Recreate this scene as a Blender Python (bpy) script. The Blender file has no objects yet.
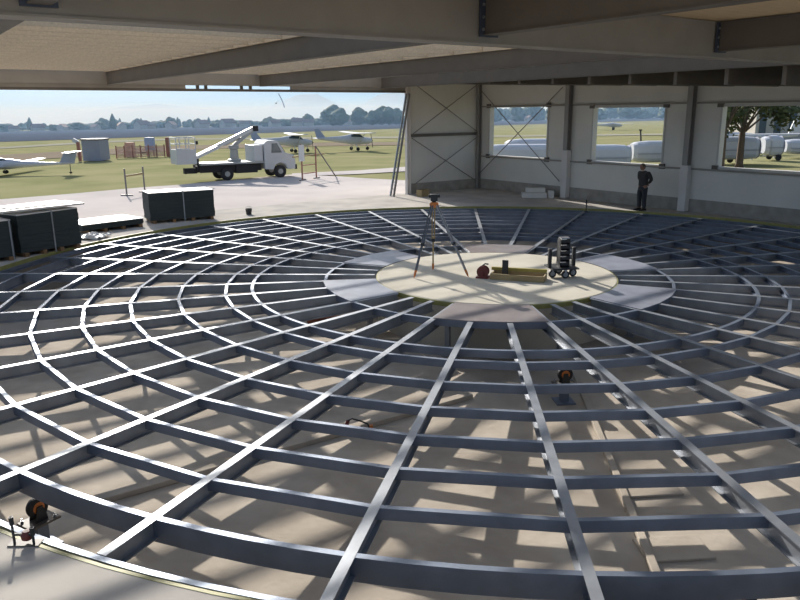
import bpy, bmesh, math, random
from math import sin, cos, pi, radians as rad, atan2, hypot, sqrt
from mathutils import Vector as V, Matrix as M, noise

random.seed(7)
sc = bpy.context.scene
COL = sc.collection

# ------------------------------------------------------------------ camera
F, PAN, PITCH, ROLL = 729.7, -0.13256, -0.25207, -0.01039
CAM = V((0.0, -15.966, 3.5227))
FW = V((sin(PAN) * cos(PITCH), cos(PAN) * cos(PITCH), sin(PITCH)))
_r = V((cos(PAN), -sin(PAN), 0)); _u = _r.cross(FW)
RT = cos(ROLL) * _r + sin(ROLL) * _u
UP = -sin(ROLL) * _r + cos(ROLL) * _u
cd = bpy.data.cameras.new('camera'); cam = bpy.data.objects.new('camera', cd); COL.objects.link(cam)
cd.sensor_width = 36; cd.lens = F / 800 * 36; cd.clip_end = 20000; cd.clip_start = 0.05
mm = M((RT, UP, -FW)).transposed().to_4x4(); mm.translation = CAM
cam.matrix_world = mm
sc.camera = cam

def ray(px, py): return FW + (px - 400) / F * RT - (py - 300) / F * UP
DZ = .06                                    # the deck stands this much above the turntable frame
def at(px, py, z=DZ):                      # point of a level plane seen at a pixel of the photograph
    d = ray(px, py); return CAM + d * ((z - CAM.z) / d.z)
FH = V((sin(PAN), cos(PAN), 0)); RH = V((cos(PAN), -sin(PAN), 0))
def gz(x, y):                               # terrain: level by the hangar, falling gently away over the airfield
    q = V((x, y, 0)) - V((CAM.x, CAM.y, 0)); t = q.dot(FH); xr = q.dot(RH)
    return min(0.0, .67 - .00986 * t + .009 * xr)
def ground(px, py):
    d = ray(px, py)
    t1 = -CAM.z / d.z if d.z < 0 else 1e9
    a = d.dot(FH); b = d.dot(RH); den = d.z + .00986 * a - .009 * b
    t2 = (.67 - CAM.z) / den if abs(den) > 1e-9 else 1e9
    if t2 < 0: t2 = 1e9
    t = max(t1, t2) if max(t1, t2) < 1e8 else min(t1, t2)
    p = CAM + d * t; p.z = gz(p.x, p.y); return p
def far(px, t, z=None):                     # ground point in the direction of a pixel column at a distance
    p = CAM + FH * t + RH * ((px - 400) / F * t * cos(PITCH)); p.z = gz(p.x, p.y) if z is None else z
    return p
SCR = -PAN                                  # heading of a thing that lies square to the line of sight

# building axes: u along the open door side, v along the windowed wall, from their common corner
C0 = V((-.87, 18.56, 0)); DV = V((.68683, -.72682, 0)); DU = V((-.72682, -.68683, 0))
def B(u, v, z=0.0): return C0 + DU * u + DV * v + V((0, 0, z))
BROT = atan2(DU.y, DU.x)

# ------------------------------------------------------------------ materials
def lin(c):
    return tuple((x / 255 / 12.92 if x / 255 <= .04045 else ((x / 255 + .055) / 1.055) ** 2.4) for x in c) + (1,)
MATS = {}
def mat(name, c, rough=.7, metal=0, var=.12, scale=6, bump=0, stretch=None, c2=None, spec=.5, detail=5, bscale=None):
    if name in MATS: return MATS[name]
    m = bpy.data.materials.new(name); m.use_nodes = True; nt = m.node_tree; b = nt.nodes['Principled BSDF']
    tc = nt.nodes.new('ShaderNodeTexCoord'); mp = nt.nodes.new('ShaderNodeMapping')
    nt.links.new(tc.outputs['Object'], mp.inputs[0])
    if stretch: mp.inputs['Scale'].default_value = stretch
    n = nt.nodes.new('ShaderNodeTexNoise'); n.inputs['Scale'].default_value = scale; n.inputs['Detail'].default_value = detail
    nt.links.new(mp.outputs[0], n.inputs['Vector'])
    mr = nt.nodes.new('ShaderNodeMapRange'); mr.inputs[1].default_value = .3; mr.inputs[2].default_value = .7
    nt.links.new(n.outputs['Fac'], mr.inputs[0])
    mx = nt.nodes.new('ShaderNodeMix'); mx.data_type = 'RGBA'
    a = lin(c)
    lo = tuple(x * (1 - var) for x in a[:3]) + (1,); hi = tuple(min(1, x * (1 + var)) for x in a[:3]) + (1,)
    if c2: lo, hi = a, lin(c2)
    mx.inputs[6].default_value = lo; mx.inputs[7].default_value = hi
    nt.links.new(mr.outputs[0], mx.inputs[0]); nt.links.new(mx.outputs[2], b.inputs['Base Color'])
    b.inputs['Roughness'].default_value = rough; b.inputs['Metallic'].default_value = metal
    b.inputs['Specular IOR Level'].default_value = spec
    if bump:
        n2 = nt.nodes.new('ShaderNodeTexNoise'); n2.inputs['Scale'].default_value = bscale or scale * 6; n2.inputs['Detail'].default_value = 4
        nt.links.new(mp.outputs[0], n2.inputs['Vector'])
        bp = nt.nodes.new('ShaderNodeBump'); bp.inputs['Strength'].default_value = bump; bp.inputs['Distance'].default_value = .02
        nt.links.new(n2.outputs['Fac'], bp.inputs['Height']); nt.links.new(bp.outputs[0], b.inputs['Normal'])
    if spec <= .1:                              # dull ground: purely diffuse
        df = nt.nodes.new('ShaderNodeBsdfDiffuse'); nt.links.new(mx.outputs[2], df.inputs['Color'])
        if bump: nt.links.new(bp.outputs[0], df.inputs['Normal'])
        nt.links.new(df.outputs[0], nt.nodes['Material Output'].inputs['Surface'])
    MATS[name] = m; return m

STEEL = mat('primed_steel', (140, 144, 150), .46, .5, .16, 3.5, .05)
STEELR = mat('primed_steel_ring', (112, 121, 136), .46, .52, .14, 3.5, .05)
GALV = mat('galvanised', (150, 152, 155), .35, .6, .1, 12)
PLATE = mat('cover_plate_steel', (118, 120, 130), .38, .0, .14, 2.2, .05, c2=(142, 145, 154), spec=.35)
PLATEB = mat('cover_plate_brown', (116, 106, 104), .38, .0, .14, 2.2, .05, c2=(136, 128, 126), spec=.35)  # browner tone of the plate steel
CONC = mat('concrete_island', (178, 172, 158), .75, 0, .1, 1.2, .15, c2=(196, 190, 176), spec=.1)
PITC = mat('concrete_pit', (164, 154, 141), .9, 0, .1, 1.6, .3, c2=(190, 180, 166), spec=.1)
PITW = mat('concrete_pit_edge', (130, 124, 116), .9, 0, .1, 2, .3)
DECK = mat('concrete_deck', (164, 160, 155), .8, 0, .1, 1.1, .15, c2=(188, 183, 175), spec=.1)
APRON = mat('apron_concrete', (180, 173, 170), .95, 0, .08, .35, .1, c2=(196, 189, 184), spec=.05)
ASPH = mat('runway_asphalt', (80, 86, 98), .95, 0, .06, .03, spec=.02)
PALE = mat('pale_strip', (150, 148, 134), .95, 0, .06, .05, spec=.02)
TAN = mat('tan_strip', (134, 124, 110), .95, 0, .08, .05, spec=.02)
GRASS = mat('grass_field', (124, 126, 90), .95, 0, .1, .25, .3, c2=(150, 145, 112), detail=9, spec=.02)
YEL = mat('yellow_edge_paint', (138, 134, 76), .6, 0, .15, 4)
WALLM = mat('wall_panel', (150, 146, 138), .6, 0, .05, .8)
PLINTH = mat('concrete_plinth', (150, 145, 136), .9, 0, .2, 2.5, .2)
WHITEF = mat('window_trim_white', (190, 187, 180), .5, 0, .04, 3)
COLM = mat('column_grey', (140, 136, 130), .5, 0, .06, 2)
COLL = mat('column_casing', (205, 200, 194), .6, 0, .05, 2)
BEAMM = mat('beam_brown_grey', (94, 87, 78), .6, 0, .1, 2)
BEAML = mat('beam_grey', (144, 138, 128), .6, 0, .08, 2)
ROD = mat('bracing_rod', (128, 123, 118), .5, .3, .05, 3)
BLUEP = mat('blue_plate', (66, 74, 88), .5, .2, .1, 5)

def planks(name, c, c2, w):
    m = mat(name, c, .75, 0, .1, 2.0, .1, (1, 18, 1), c2)
    nt = m.node_tree; b = nt.nodes['Principled BSDF']
    tc = nt.nodes.new('ShaderNodeTexCoord'); wv = nt.nodes.new('ShaderNodeTexWave'); wv.wave_profile = 'SAW'; wv.bands_direction = 'Y'
    wv.inputs['Scale'].default_value = 2 * pi / w / 20 * 1.0
    nt.links.new(tc.outputs['Object'], wv.inputs['Vector'])
    mr = nt.nodes.new('ShaderNodeMapRange'); mr.inputs[1].default_value = 0; mr.inputs[2].default_value = .08; mr.inputs[3].default_value = .72; mr.inputs[4].default_value = 1
    nt.links.new(wv.outputs['Fac'], mr.inputs[0])
    old = b.inputs['Base Color'].links[0].from_socket
    mx = nt.nodes.new('ShaderNodeMix'); mx.data_type = 'RGBA'; mx.blend_type = 'MULTIPLY'; mx.inputs[0].default_value = 1
    nt.links.new(old, mx.inputs[6]); nt.links.new(mr.outputs[0], mx.inputs[7]); nt.links.new(mx.outputs[2], b.inputs['Base Color'])
    return m
CEILM = planks('ceiling_planks', (196, 170, 132), (212, 188, 150), .2)

# ------------------------------------------------------------------ mesh builder
class MB:
    def __init__(s, off=(0, 0, 0)):
        s.v = []; s.f = []; s.o = V(off)
    def add(s, vs, fs):
        n = len(s.v); s.v += [tuple(V(p) - s.o) for p in vs]; s.f += [[i + n for i in f] for f in fs]; return s
    def box(s, c, size, rz=0, mtx=None):
        x, y, z = [k / 2 for k in size]; c = V(c)
        ps = [V((a * x, b * y, d * z)) for d in (-1, 1) for b in (-1, 1) for a in (-1, 1)]
        R = mtx if mtx is not None else M.Rotation(rz, 3, 'Z')
        return s.add([c + R @ p for p in ps], [[0, 2, 3, 1], [4, 5, 7, 6], [0, 1, 5, 4], [2, 6, 7, 3], [0, 4, 6, 2], [1, 3, 7, 5]])
    def bar(s, a, b, w, h, up=(0, 0, 1)):      # rectangular bar between two points
        a = V(a); b = V(b); d = b - a; x = d.normalized(); up = V(up)
        if abs(x.dot(up)) > .98: up = V((1, 0, 0))
        y = up.cross(x).normalized(); z = x.cross(y)
        return s.box((a + b) / 2, (d.length, w, h), mtx=M((x, y, z)).transposed())
    def sec(s, a, b, prof, up=(0, 0, 1), caps=True):   # extrude a profile (side, up) along a straight line
        a = V(a); b = V(b); x = (b - a).normalized(); up = V(up)
        if abs(x.dot(up)) > .98: up = V((1, 0, 0))
        y = up.cross(x).normalized(); z = x.cross(y); n = len(prof)
        vs = [p + y * q[0] + z * q[1] for p in (a, b) for q in prof]
        fs = [[i, (i + 1) % n, n + (i + 1) % n, n + i] for i in range(n)]
        if caps: fs += [list(range(n))[::-1], list(range(n, 2 * n))]
        return s.add(vs, fs)
    def tube(s, pts, r, n=8, caps=True):
        pts = [V(p) for p in pts]; rs = r if isinstance(r, (list, tuple)) else [r] * len(pts)
        vs = []; fs = []; prev = None
        for i, p in enumerate(pts):
            t = (pts[min(i + 1, len(pts) - 1)] - pts[max(i - 1, 0)]).normalized()
            u = prev if prev is not None else (V((0, 0, 1)) if abs(t.z) < .9 else V((1, 0, 0)))
            y = (u - t * u.dot(t)).normalized(); prev = y; x = t.cross(y)
            vs += [p + (y * cos(2 * pi * k / n) + x * sin(2 * pi * k / n)) * rs[i] for k in range(n)]
        for i in range(len(pts) - 1):
            for k in range(n):
                fs.append([i * n + k, i * n + (k + 1) % n, (i + 1) * n + (k + 1) % n, (i + 1) * n + k])
        if caps: fs += [list(range(n))[::-1], list(range((len(pts) - 1) * n, len(pts) * n))]
        return s.add(vs, fs)
    def lathe(s, c, prof, n=24, axis=(0, 0, 1)):     # profile (radius, height)
        ax = V(axis).normalized(); q = V((0, 0, 1)).rotation_difference(ax); c = V(c); vs = []; fs = []
        for r, h in prof:
            vs += [c + q @ V((r * cos(2 * pi * k / n), r * sin(2 * pi * k / n), h)) for k in range(n)]
        for i in range(len(prof) - 1):
            for k in range(n): fs.append([i * n + k, i * n + (k + 1) % n, (i + 1) * n + (k + 1) % n, (i + 1) * n + k])
        fs += [list(range(n))[::-1], list(range((len(prof) - 1) * n, len(prof) * n))]
        return s.add(vs, fs)
    def loft(s, rings, close=True):                 # rings of equal point count
        n = len(rings[0]); vs = [p for r in rings for p in r]; fs = []
        for i in range(len(rings) - 1):
            for k in range(n): fs.append([i * n + k, i * n + (k + 1) % n, (i + 1) * n + (k + 1) % n, (i + 1) * n + k])
        if close: fs += [list(range(n))[::-1], list(range((len(rings) - 1) * n, len(rings) * n))]
        return s.add(vs, fs)
    def prism(s, poly, z0, z1):
        n = len(poly); vs = [(p[0], p[1], z) for z in (z0, z1) for p in poly]
        return s.add(vs, [list(range(n))[::-1], list(range(n, 2 * n))] + [[i, (i + 1) % n, n + (i + 1) % n, n + i] for i in range(n)])
    def sweep(s, prof, rad_pts, closed=True):       # profile (dr, z) swept round a list of (radius, angle)
        m = len(prof); n = len(rad_pts); vs = []; fs = []
        for r, a in rad_pts:
            vs += [V(((r + p[0]) * cos(a), (r + p[0]) * sin(a), p[1])) for p in prof]
        for i in range(n if closed else n - 1):
            j = (i + 1) % n
            for k in range(m): fs.append([i * m + k, j * m + k, j * m + (k + 1) % m, i * m + (k + 1) % m])
        if not closed: fs += [list(range(m))[::-1], list(range((n - 1) * m, n * m))]
        return s.add(vs, fs)
    def blob(s, c, r, sub=2, amp=.2, fr=1.0, seed=0, flat=None):
        bm = bmesh.new(); bmesh.ops.create_icosphere(bm, subdivisions=sub, radius=1)
        c = V(c); rr = V(r) if not isinstance(r, (int, float)) else V((r, r, r)); vs = []
        for v in bm.verts:
            k = 1 + amp * noise.noise(v.co * fr * 2 + V((seed * 7.3, seed * 3.1, 0)))
            p = V((v.co.x * rr.x * k, v.co.y * rr.y * k, v.co.z * rr.z * k))
            if flat is not None: p.z = max(p.z, flat)
            vs.append(c + p)
        fs = [[v.index for v in f.verts] for f in bm.faces]; bm.free(); return s.add(vs, fs)
    def build(s, name, m, parent=None, smooth=False, bevel=0, recalc=True):
        me = bpy.data.meshes.new(name); me.from_pydata(s.v, [], s.f)
        bm = bmesh.new(); bm.from_mesh(me)
        if recalc: bmesh.ops.recalc_face_normals(bm, faces=bm.faces)
        bm.to_mesh(me); bm.free(); me.update()
        me.materials.append(m)
        if smooth:
            for p in me.polygons: p.use_smooth = True
        o = bpy.data.objects.new(name, me); COL.objects.link(o)
        if parent: o.parent = parent
        if bevel:
            b = o.modifiers.new('bevel', 'BEVEL'); b.width = bevel; b.segments = 2; b.limit_method = 'ANGLE'; b.angle_limit = .7
        return o

def tag(o, label=None, cat=None, group=None, kind=None):
    if label: o['label'] = label
    if cat: o['category'] = cat
    if group: o['group'] = group
    if kind: o['kind'] = kind
    return o
def thing(name, label, cat, loc=(0, 0, 0), rz=0, group=None):
    o = bpy.data.objects.new(name, None); o.empty_display_size = .2; COL.objects.link(o)
    o.location = loc; o.rotation_euler = (0, 0, rz)
    return tag(o, label, cat, group)
def struct(o): o['kind'] = 'structure'; return o
def copy_tree(o, parent=None):
    c = o.copy(); COL.objects.link(c); c.parent = parent
    for ch in [x for x in COL.objects if x.parent == o]: copy_tree(ch, c)
    return c
def single(mb, name, m, label, cat, loc, group=None, **k):   # a thing of one mesh, origin at its base
    loc = V(loc); mb.v = [tuple(V(p) - loc) for p in mb.v]
    o = mb.build(name, m, **k); o.location = loc; return tag(o, label, cat, group)

def ibeam(w, h, tf, tw):     # I section, top at 0
    a, b = w / 2, tw / 2
    return [(-a, 0), (-a, -tf), (-b, -tf), (-b, -h + tf), (-a, -h + tf), (-a, -h), (a, -h), (a, -h + tf), (b, -h + tf), (b, -tf), (a, -tf), (a, 0)]
def cring(w, h, t):          # channel with its back outwards, top at 0
    return [(w / 2, 0), (w / 2, -h), (-w / 2, -h), (-w / 2, -h + t), (w / 2 - t, -h + t), (w / 2 - t, -t), (-w / 2, -t), (-w / 2, 0)]

# ------------------------------------------------------------------ turntable frame
PIT = -.92
RR = [11.5, 10.83, 10.05, 9.28, 8.47, 7.64, 6.75, 5.84, 5.29, 3.75]
TH0 = rad(-126.05)
OFF = {0: -.31, 1: -.18, 2: -.06, 3: .06, 4: .23, 5: .34, 6: -.07}
TH = [TH0 + rad(10 * k + OFF.get(k, 0)) for k in range(36)]
tt = thing('turntable_frame', 'huge circular grey steel turntable frame of radial and ring beams over the pit', 'turntable frame', (0, 0, PIT))
ID = V((0, 0, PIT))
for k in range(36):
    d = V((cos(TH[k]), sin(TH[k]), 0))
    b = MB(ID); b.sec(d * 2.68, d * 11.46, ibeam(.10, .19, .012, .01))
    b.build('radial_beam', STEEL, tt)
dims = [(.06, .11), (.065, .23)] + [(.06, .12)] * 6 + [(.065, .125)] * 2
for i, r in enumerate(RR):
    w, h = dims[i]; b = MB(ID)
    nsub = 4 if i in (0, 1, 8) else 1
    pts = []
    for k in range(36):
        a0, a1 = TH[k], TH[(k + 1) % 36] + (2 * pi if k == 35 else 0)
        for s in range(nsub): pts.append((r, a0 + (a1 - a0) * s / nsub))
    b.sweep([(p[0], p[1] - .003) for p in cring(w, h, .011)], pts)
    b.build('ring_beam', STEELR, tt)
for k in range(0, 36, 2):    # feet under the spokes
    d = V((cos(TH[k]), sin(TH[k]), 0)); rf = 3.05 if k % 4 else 11.38
    b = MB(ID); b.box(d * rf + V((0, 0, (PIT - .185) / 2)), (.09, .09, abs(PIT) - .185), TH[k]).box(d * rf + V((0, 0, PIT + .008)), (.18, .18, .016), TH[k])
    b.build('support_foot', STEEL, tt)

# central concrete island
ci = thing('concrete_platform', 'round pale concrete platform in the middle of the turntable', 'platform', (0, 0, PIT))
b = MB(ID); b.lathe((0, 0, 0), [(2.615, PIT), (2.615, .0), (2.60, .012)], 96); b.build('platform_slab', CONC, ci)
b = MB(ID); b.sweep([(.0, -.09), (.022, -.09), (.022, .002), (.0, .002)], [(2.612, 2 * pi * k / 96) for k in range(96)])
tag(b.build('edge_band', YEL, ci), 'yellow painted edge band')
# cover plates
pl = [(-91, PLATEB, 'brownish steel cover plate on the near side of the round platform'),
      (-31, PLATE, 'grey steel cover plate right of the platform, nearer of the two on that side'),
      (29, PLATE, 'grey steel cover plate behind the wheeled rack, right of the platform'),
      (89, PLATEB, 'steel cover plate on the far side of the platform, towards the wall corner'),
      (149, PLATE, 'pale steel cover plate left of the tripod, farther of the two on that side'),
      (209, PLATE, 'pale steel cover plate left of the platform, nearer of the two on that side')]
for c, m, lab in pl:
    ks = [k for k in range(36) if abs(((math.degrees(TH[k]) - c + 180) % 360) - 180) < 16.5]
    angs = sorted(c + (((math.degrees(TH[k]) - c + 180) % 360) - 180) for k in ks)
    outer = [(3.80 * cos(rad(a)), 3.80 * sin(rad(a))) for a in angs]
    inner = []
    a0, a1 = angs[0], angs[-1]
    for s in range(9):
        a = rad(a1 + (a0 - a1) * s / 8); inner.append((2.645 * cos(a), 2.645 * sin(a)))
    b = MB(); b.prism(outer + inner, .001, .013)
    cx = 3.2 * cos(rad(c)); cy = 3.2 * sin(rad(c))
    single(b, 'cover_plate', m, lab, 'cover plate', (cx, cy, .001), 'cover plates around the platform')

# ------------------------------------------------------------------ pit, deck
b = MB(); b.lathe((0, 0, 0), [(12.0, PIT - .15), (12.0, PIT)], 96); struct(b.build('floor_pit', PITC))
b = MB(); b.sweep([(0, PIT), (.3, PIT), (.3, -.02), (0, -.02)], [(11.63, 2 * pi * k / 128) for k in range(128)]); struct(b.build('wall_pit', PITW))
b = MB(); b.sweep([(.0, -.10), (.035, -.10), (.035, DZ + .004), (.0, DZ + .004)], [(11.625, 2 * pi * k / 144) for k in range(144)]); struct(b.build('trim_1', YEL))
# deck around the hole
cen = V((0, 0, 0)); u0, u1, v0, v1 = -.05, 26.5, -.35, 29.0
cu, cv = (cen - C0).dot(DU), (cen - C0).dot(DV)
angs = [2 * pi * k / 144 for k in range(144)] + [atan2(y - cv, x - cu) % (2 * pi) for x in (u0, u1) for y in (v0, v1)]
angs = sorted(set(angs)); b = MB(); inn = []; out = []
for a in angs:
    c, s = cos(a), sin(a)
    ts = [t for t in [((u1 if c > 0 else u0) - cu) / c if abs(c) > 1e-6 else 1e9, ((v1 if s > 0 else v0) - cv) / s if abs(s) > 1e-6 else 1e9]]
    t = min(ts); inn.append((cu + 11.655 * c, cv + 11.655 * s)); out.append((cu + t * c, cv + t * s))
n = len(angs)
vs = [B(*p, DZ) for p in inn] + [B(*p, DZ) for p in out] + [B(*p, -.3) for p in inn] + [B(*p, -.3) for p in out]
fs = []
for i in range(n):
    j = (i + 1) % n
    fs += [[i, j, n + j, n + i], [2 * n + i, 3 * n + i, 3 * n + j, 2 * n + j], [i, 2 * n + i, 2 * n + j, j], [n + i, n + j, 3 * n + j, 3 * n + i]]
b.add(vs, fs); struct(b.build('floor', DECK))
# concrete kerbs and a slab strip on the pit floor
def kerb(p0, p1, w, h, m=PITW):
    b = MB(); a = at(*p0, PIT); c = at(*p1, PIT); b.bar(a + V((0, 0, h / 2)), c + V((0, 0, h / 2)), w, h); return b
struct(kerb((571, 366), (668, 607), .09, .07).build('trim_2', PITC, bevel=.01))
struct(kerb((96, 503), (470, 397), .16, .07).build('trim_3', PITC, bevel=.01))  # low kerb added so its cast shadow reads as a dark trench
for i, (p0, p1) in enumerate([((604, 440), (648, 438)), ((622, 490), (676, 487)), ((640, 552), (706, 548))]):
    struct(kerb(p0, p1, .42, .03).build('trim_%d' % (i + 4), PITC, bevel=.008))

# ------------------------------------------------------------------ building shell
def bbox(u0, u1, v0, v1, z0, z1, b=None):
    b = b or MB(); b.box(B((u0 + u1) / 2, (v0 + v1) / 2, (z0 + z1) / 2), (abs(u1 - u0), abs(v1 - v0), z1 - z0), BROT); return b
ZC = 4.97
cl2 = MB(); cq = B(13.075, 12.175, ZC + .07)     # deck of the roof; bays and near end left open to let light in
for u0_, u1_, v0_, v1_ in ((-.35, 5.55, -.45, 24.8), (5.55, 26.5, 17.75, 22.2), (5.55, 26.5, -.45, .12)):
    cl2.box((u0_ / 2 + u1_ / 2 - 13.075, (v0_ + v1_) / 2 - 12.175, 0), (u1_ - u0_, v1_ - v0_, .14))
# the local axes of the ceiling run along the hall: u, v
for i_ in range(len(cl2.v)): x_, y_, z_ = cl2.v[i_]; cl2.v[i_] = (x_, y_, z_)
o = struct(cl2.build('ceiling', CEILM)); o.location = cq; o.rotation_euler = (0, 0, BROT); o.scale = (1, -1 if DU.cross(DV).z < 0 else 1, 1)

wins = [(.68, 4.27, 1.55, 3.74), (6.52, 9.79, 1.56, 3.67), (11.83, 15.2, 1.60, 3.66)]
wl = MB(); us = (-.2, 0)
edges = [-.2] + [x for w in wins for x in w[:2]] + [29]
for i in range(0, len(edges), 2): bbox(us[0], us[1], edges[i], edges[i + 1], .5, ZC, wl)
for w in wins: bbox(us[0], us[1], w[0], w[1], .5, w[2], wl); bbox(us[0], us[1], w[0], w[1], w[3], ZC, wl)
wm = mat('wall_panel_ribbed', (208, 205, 196), .55, 0, .05, .8)
def rib(m, w, ax):
    nt = m.node_tree; bs = nt.nodes['Principled BSDF']; tc = nt.nodes.new('ShaderNodeTexCoord')
    wv = nt.nodes.new('ShaderNodeTexWave'); wv.bands_direction = ax; wv.inputs['Scale'].default_value = 2 * pi / w / 20
    nt.links.new(tc.outputs['Object'], wv.inputs['Vector']); bp = nt.nodes.new('ShaderNodeBump'); bp.inputs['Strength'].default_value = .25; bp.inputs['Distance'].default_value = .01
    nt.links.new(wv.outputs['Fac'], bp.inputs['Height']); nt.links.new(bp.outputs[0], bs.inputs['Normal'])
rib(wm, .22, 'X')
struct(wl.build('wall_right', wm))
struct(bbox(-.25, .02, -.2, 29, -.05, .5).build('baseboard_right', PLINTH))
bb = bbox(0, 4.05, -.16, 0, .5, ZC); struct(bb.build('wall_back', wm))
struct(bbox(0, 4.05, -.2, .02, -.05, .5).build('baseboard_back', PLINTH))
for i, (a, c, z0, z1) in enumerate(wins):
    w = bpy.data.objects.new('window_%d' % (i + 1), None); COL.objects.link(w); w['kind'] = 'structure'; w.location = B(-.1, (a + c) / 2, z0)
    o = V(w.location); t = .07
    f = MB(o)
    bbox(-.23, .03, a - .0, a + t, z0, z1, f); bbox(-.23, .03, c - t, c, z0, z1, f); bbox(-.23, .03, a, c, z1 - t, z1, f); f.build('window_frame', WHITEF, w)
    f = MB(o); bbox(-.26, .05, a - .03, c + .03, z0 - .03, z0 + .04, f); f.build('window_sill', WHITEF, w)
    for (x, z) in ((a, z0), (a, z1), (c, z0), (c, z1)):
        f = MB(o); bbox(.0, .09, x - .1, x + .1, z - .09, z + .09, f); f.build('corner_bracket', BEAMM, w)

ct = 'steel columns of the hall'
def column(name, u, v, su, sv, z1, m, label, casing=None):
    t = thing(name, label, 'column', B(u, v, DZ), BROT, ct); z1 -= DZ
    b = MB(); b.sec((0, 0, 0.012), (0, 0, z1), [(-su/2, -sv/2), (-su/2, -sv/2+.015), (-.006, -sv/2+.015), (-.006, sv/2-.015), (-su/2, sv/2-.015), (-su/2, sv/2), (su/2, sv/2), (su/2, sv/2-.015), (.006, sv/2-.015), (.006, -sv/2+.015), (su/2, -sv/2+.015), (su/2, -sv/2)], up=(1, 0, 0)); b.build('shaft', m, t)
    b = MB(); b.box((0, 0, .008), (su + .06, sv + .06, .016)); b.build('base_plate', m, t)
    if casing:
        b = MB(); b.box((0, 0, casing / 2 + .016), (su + .05, sv + .05, casing - .016)); tag(b.build('casing', COLL, t, bevel=.01), 'pale casing around the foot')
    return t
column('steel_column', .14, 5.42, .2, .24, 4.95, COLM, 'grey steel column with pale lower casing between the first and second windows', 1.9)
column('steel_column', .14, 10.82, .2, .24, 4.95, COLM, 'grey steel column with pale lower casing between the second window and the tree window', 1.58)
column('steel_column', .13, .13, .16, .16, 4.95, COLM, 'slim grey steel column standing in the inner corner of the hall')
column('steel_column', 4.1, .06, .16, .2, 4.95, COLL, 'pale steel post at the free end of the wall panel beside the ladder')  # pale casing colour puts the sunlit edge into this post

gt = 'wall rails'
for z, nm in ((3.72, 'upper'), (1.53, 'lower')):
    for v0_, v1_, wh in ((.3, 5.25, 'first window'), (5.6, 10.65, 'second window'), (11.0, 15.6, 'tree window')):
        b = bbox(.05, .11, v0_, v1_, z - .03, z + .03)
        single(b, 'wall_rail', BEAML, 'thin grey %s wall rail level with the %s of the %s' % (nm, 'top' if nm == 'upper' else 'sill', wh), 'rail', B(.08, (v0_ + v1_) / 2, z - .03), gt)
single(bbox(.22, 4.0, .02, .14, 2.48, 2.6), 'wall_rail', BEAMM, 'dark rail across the middle of the corner wall panel', 'rail', B(2.1, .08, 2.48))
def rodq(a, c, label):
    b = MB(); b.tube([a, c], .019, 8); single(b, 'bracing_rod', ROD, label, 'bracing rod', a, 'cross bracing rods')
rodq(B(3.98, .18, 4.75), B(.25, .18, 2.62), 'bracing rod falling to the right in the upper half of the corner panel')
rodq(B(.25, .27, 4.75), B(3.98, .27, 2.62), 'bracing rod falling to the left in the upper half of the corner panel')
rodq(B(3.98, .18, 2.44), B(.35, .18, .45), 'bracing rod falling to the right in the lower half of the corner panel')
rodq(B(.25, .27, 2.44), B(3.98, .27, .45), 'bracing rod falling to the left in the lower half of the corner panel')
rodq(B(.2, .35, 4.4), B(.2, 5.15, .72), 'bracing rod crossing the first window, falling to the right')
rodq(B(.30, 5.2, 4.4), B(.30, .35, .72), 'bracing rod crossing the first window, falling to the left')

# roof steel
BATT = mat('roof_batten', (204, 184, 154), .75, 0, .12, 3, .1, (1, 10, 10))
def roofbeam(name, a, c, prof, m, label, cat='roof beam', group=None):
    t = thing(name, label, cat, (V(a) + V(c)) / 2, 0, group)
    b = MB(t.location); b.sec(a, c, prof); b.build('web_and_flanges', m, t)
    return t
GV = 18.0
roofbeam('roof_girder', B(.02, GV, 4.96), B(26.4, GV, 4.96), ibeam(.34, .58, .025, .3), BEAML, 'deep grey roof girder slanting across the top of the hall', 'roof beam')
jl = {5.4: 'dark roof joist meeting the door lintel above the top of the ladder', 10.8: 'dark roof joist meeting the door lintel above the white truck',
      16.2: 'dark scuffed roof joist along the right edge of the bare plank ceiling patch', 21.6: 'dark roof joist crossing the top left corner of the view'}
for u, lab in jl.items():
    t = thing('roof_joist', lab, 'roof beam', B(u, 12, 4.5), 0, 'roof joists')
    b = MB(t.location); b.sec(B(u, .12, 4.96), B(u, GV - .18, 4.96), ibeam(.2, .48, .018, .14)); b.build('far_length', BEAMM, t)
    b = MB(t.location); b.sec(B(u, GV + .2, 4.96), B(u, 28.9, 4.96), ibeam(.2, .48, .018, .14)); b.build('near_length', BEAMM, t)
    if u > 6:
        for sd_ in (-1, 1):
            b = MB(t.location); bbox(u + sd_ * .135 - .03, u + sd_ * .135 + .03, .2, GV - .3, 4.868, 4.992, b); tag(b.build('nailing_strip', BATT, t), 'pale timber strip')
    e = MB(t.location); bbox(u - .16, u + .16, GV + .18, GV + .2, 4.46, 4.95, e); p = e.build('end_plate', BLUEP, t)
    for du in (-.11, .11):
        for z in (4.55, 4.70, 4.85):
            e = MB(t.location); e.lathe(B(u + du, GV + .2, z), [(.02, 0), (.02, .02)], 6, DV); e.build('bolt', GALV, p)
for i in range(11):
    v = 2.0 + 1.45 * i
    if abs(v - GV) < .6: continue
    roofbeam('roof_purlin', B(.03, v, 4.96), B(5.28, v, 4.96), ibeam(.14, .36 + .038 * (v - 2), .014, .1), BEAMM, 'slim dark roof purlin running from the first joist to the windowed wall', 'roof beam', 'purlins above the windowed wall')
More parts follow.
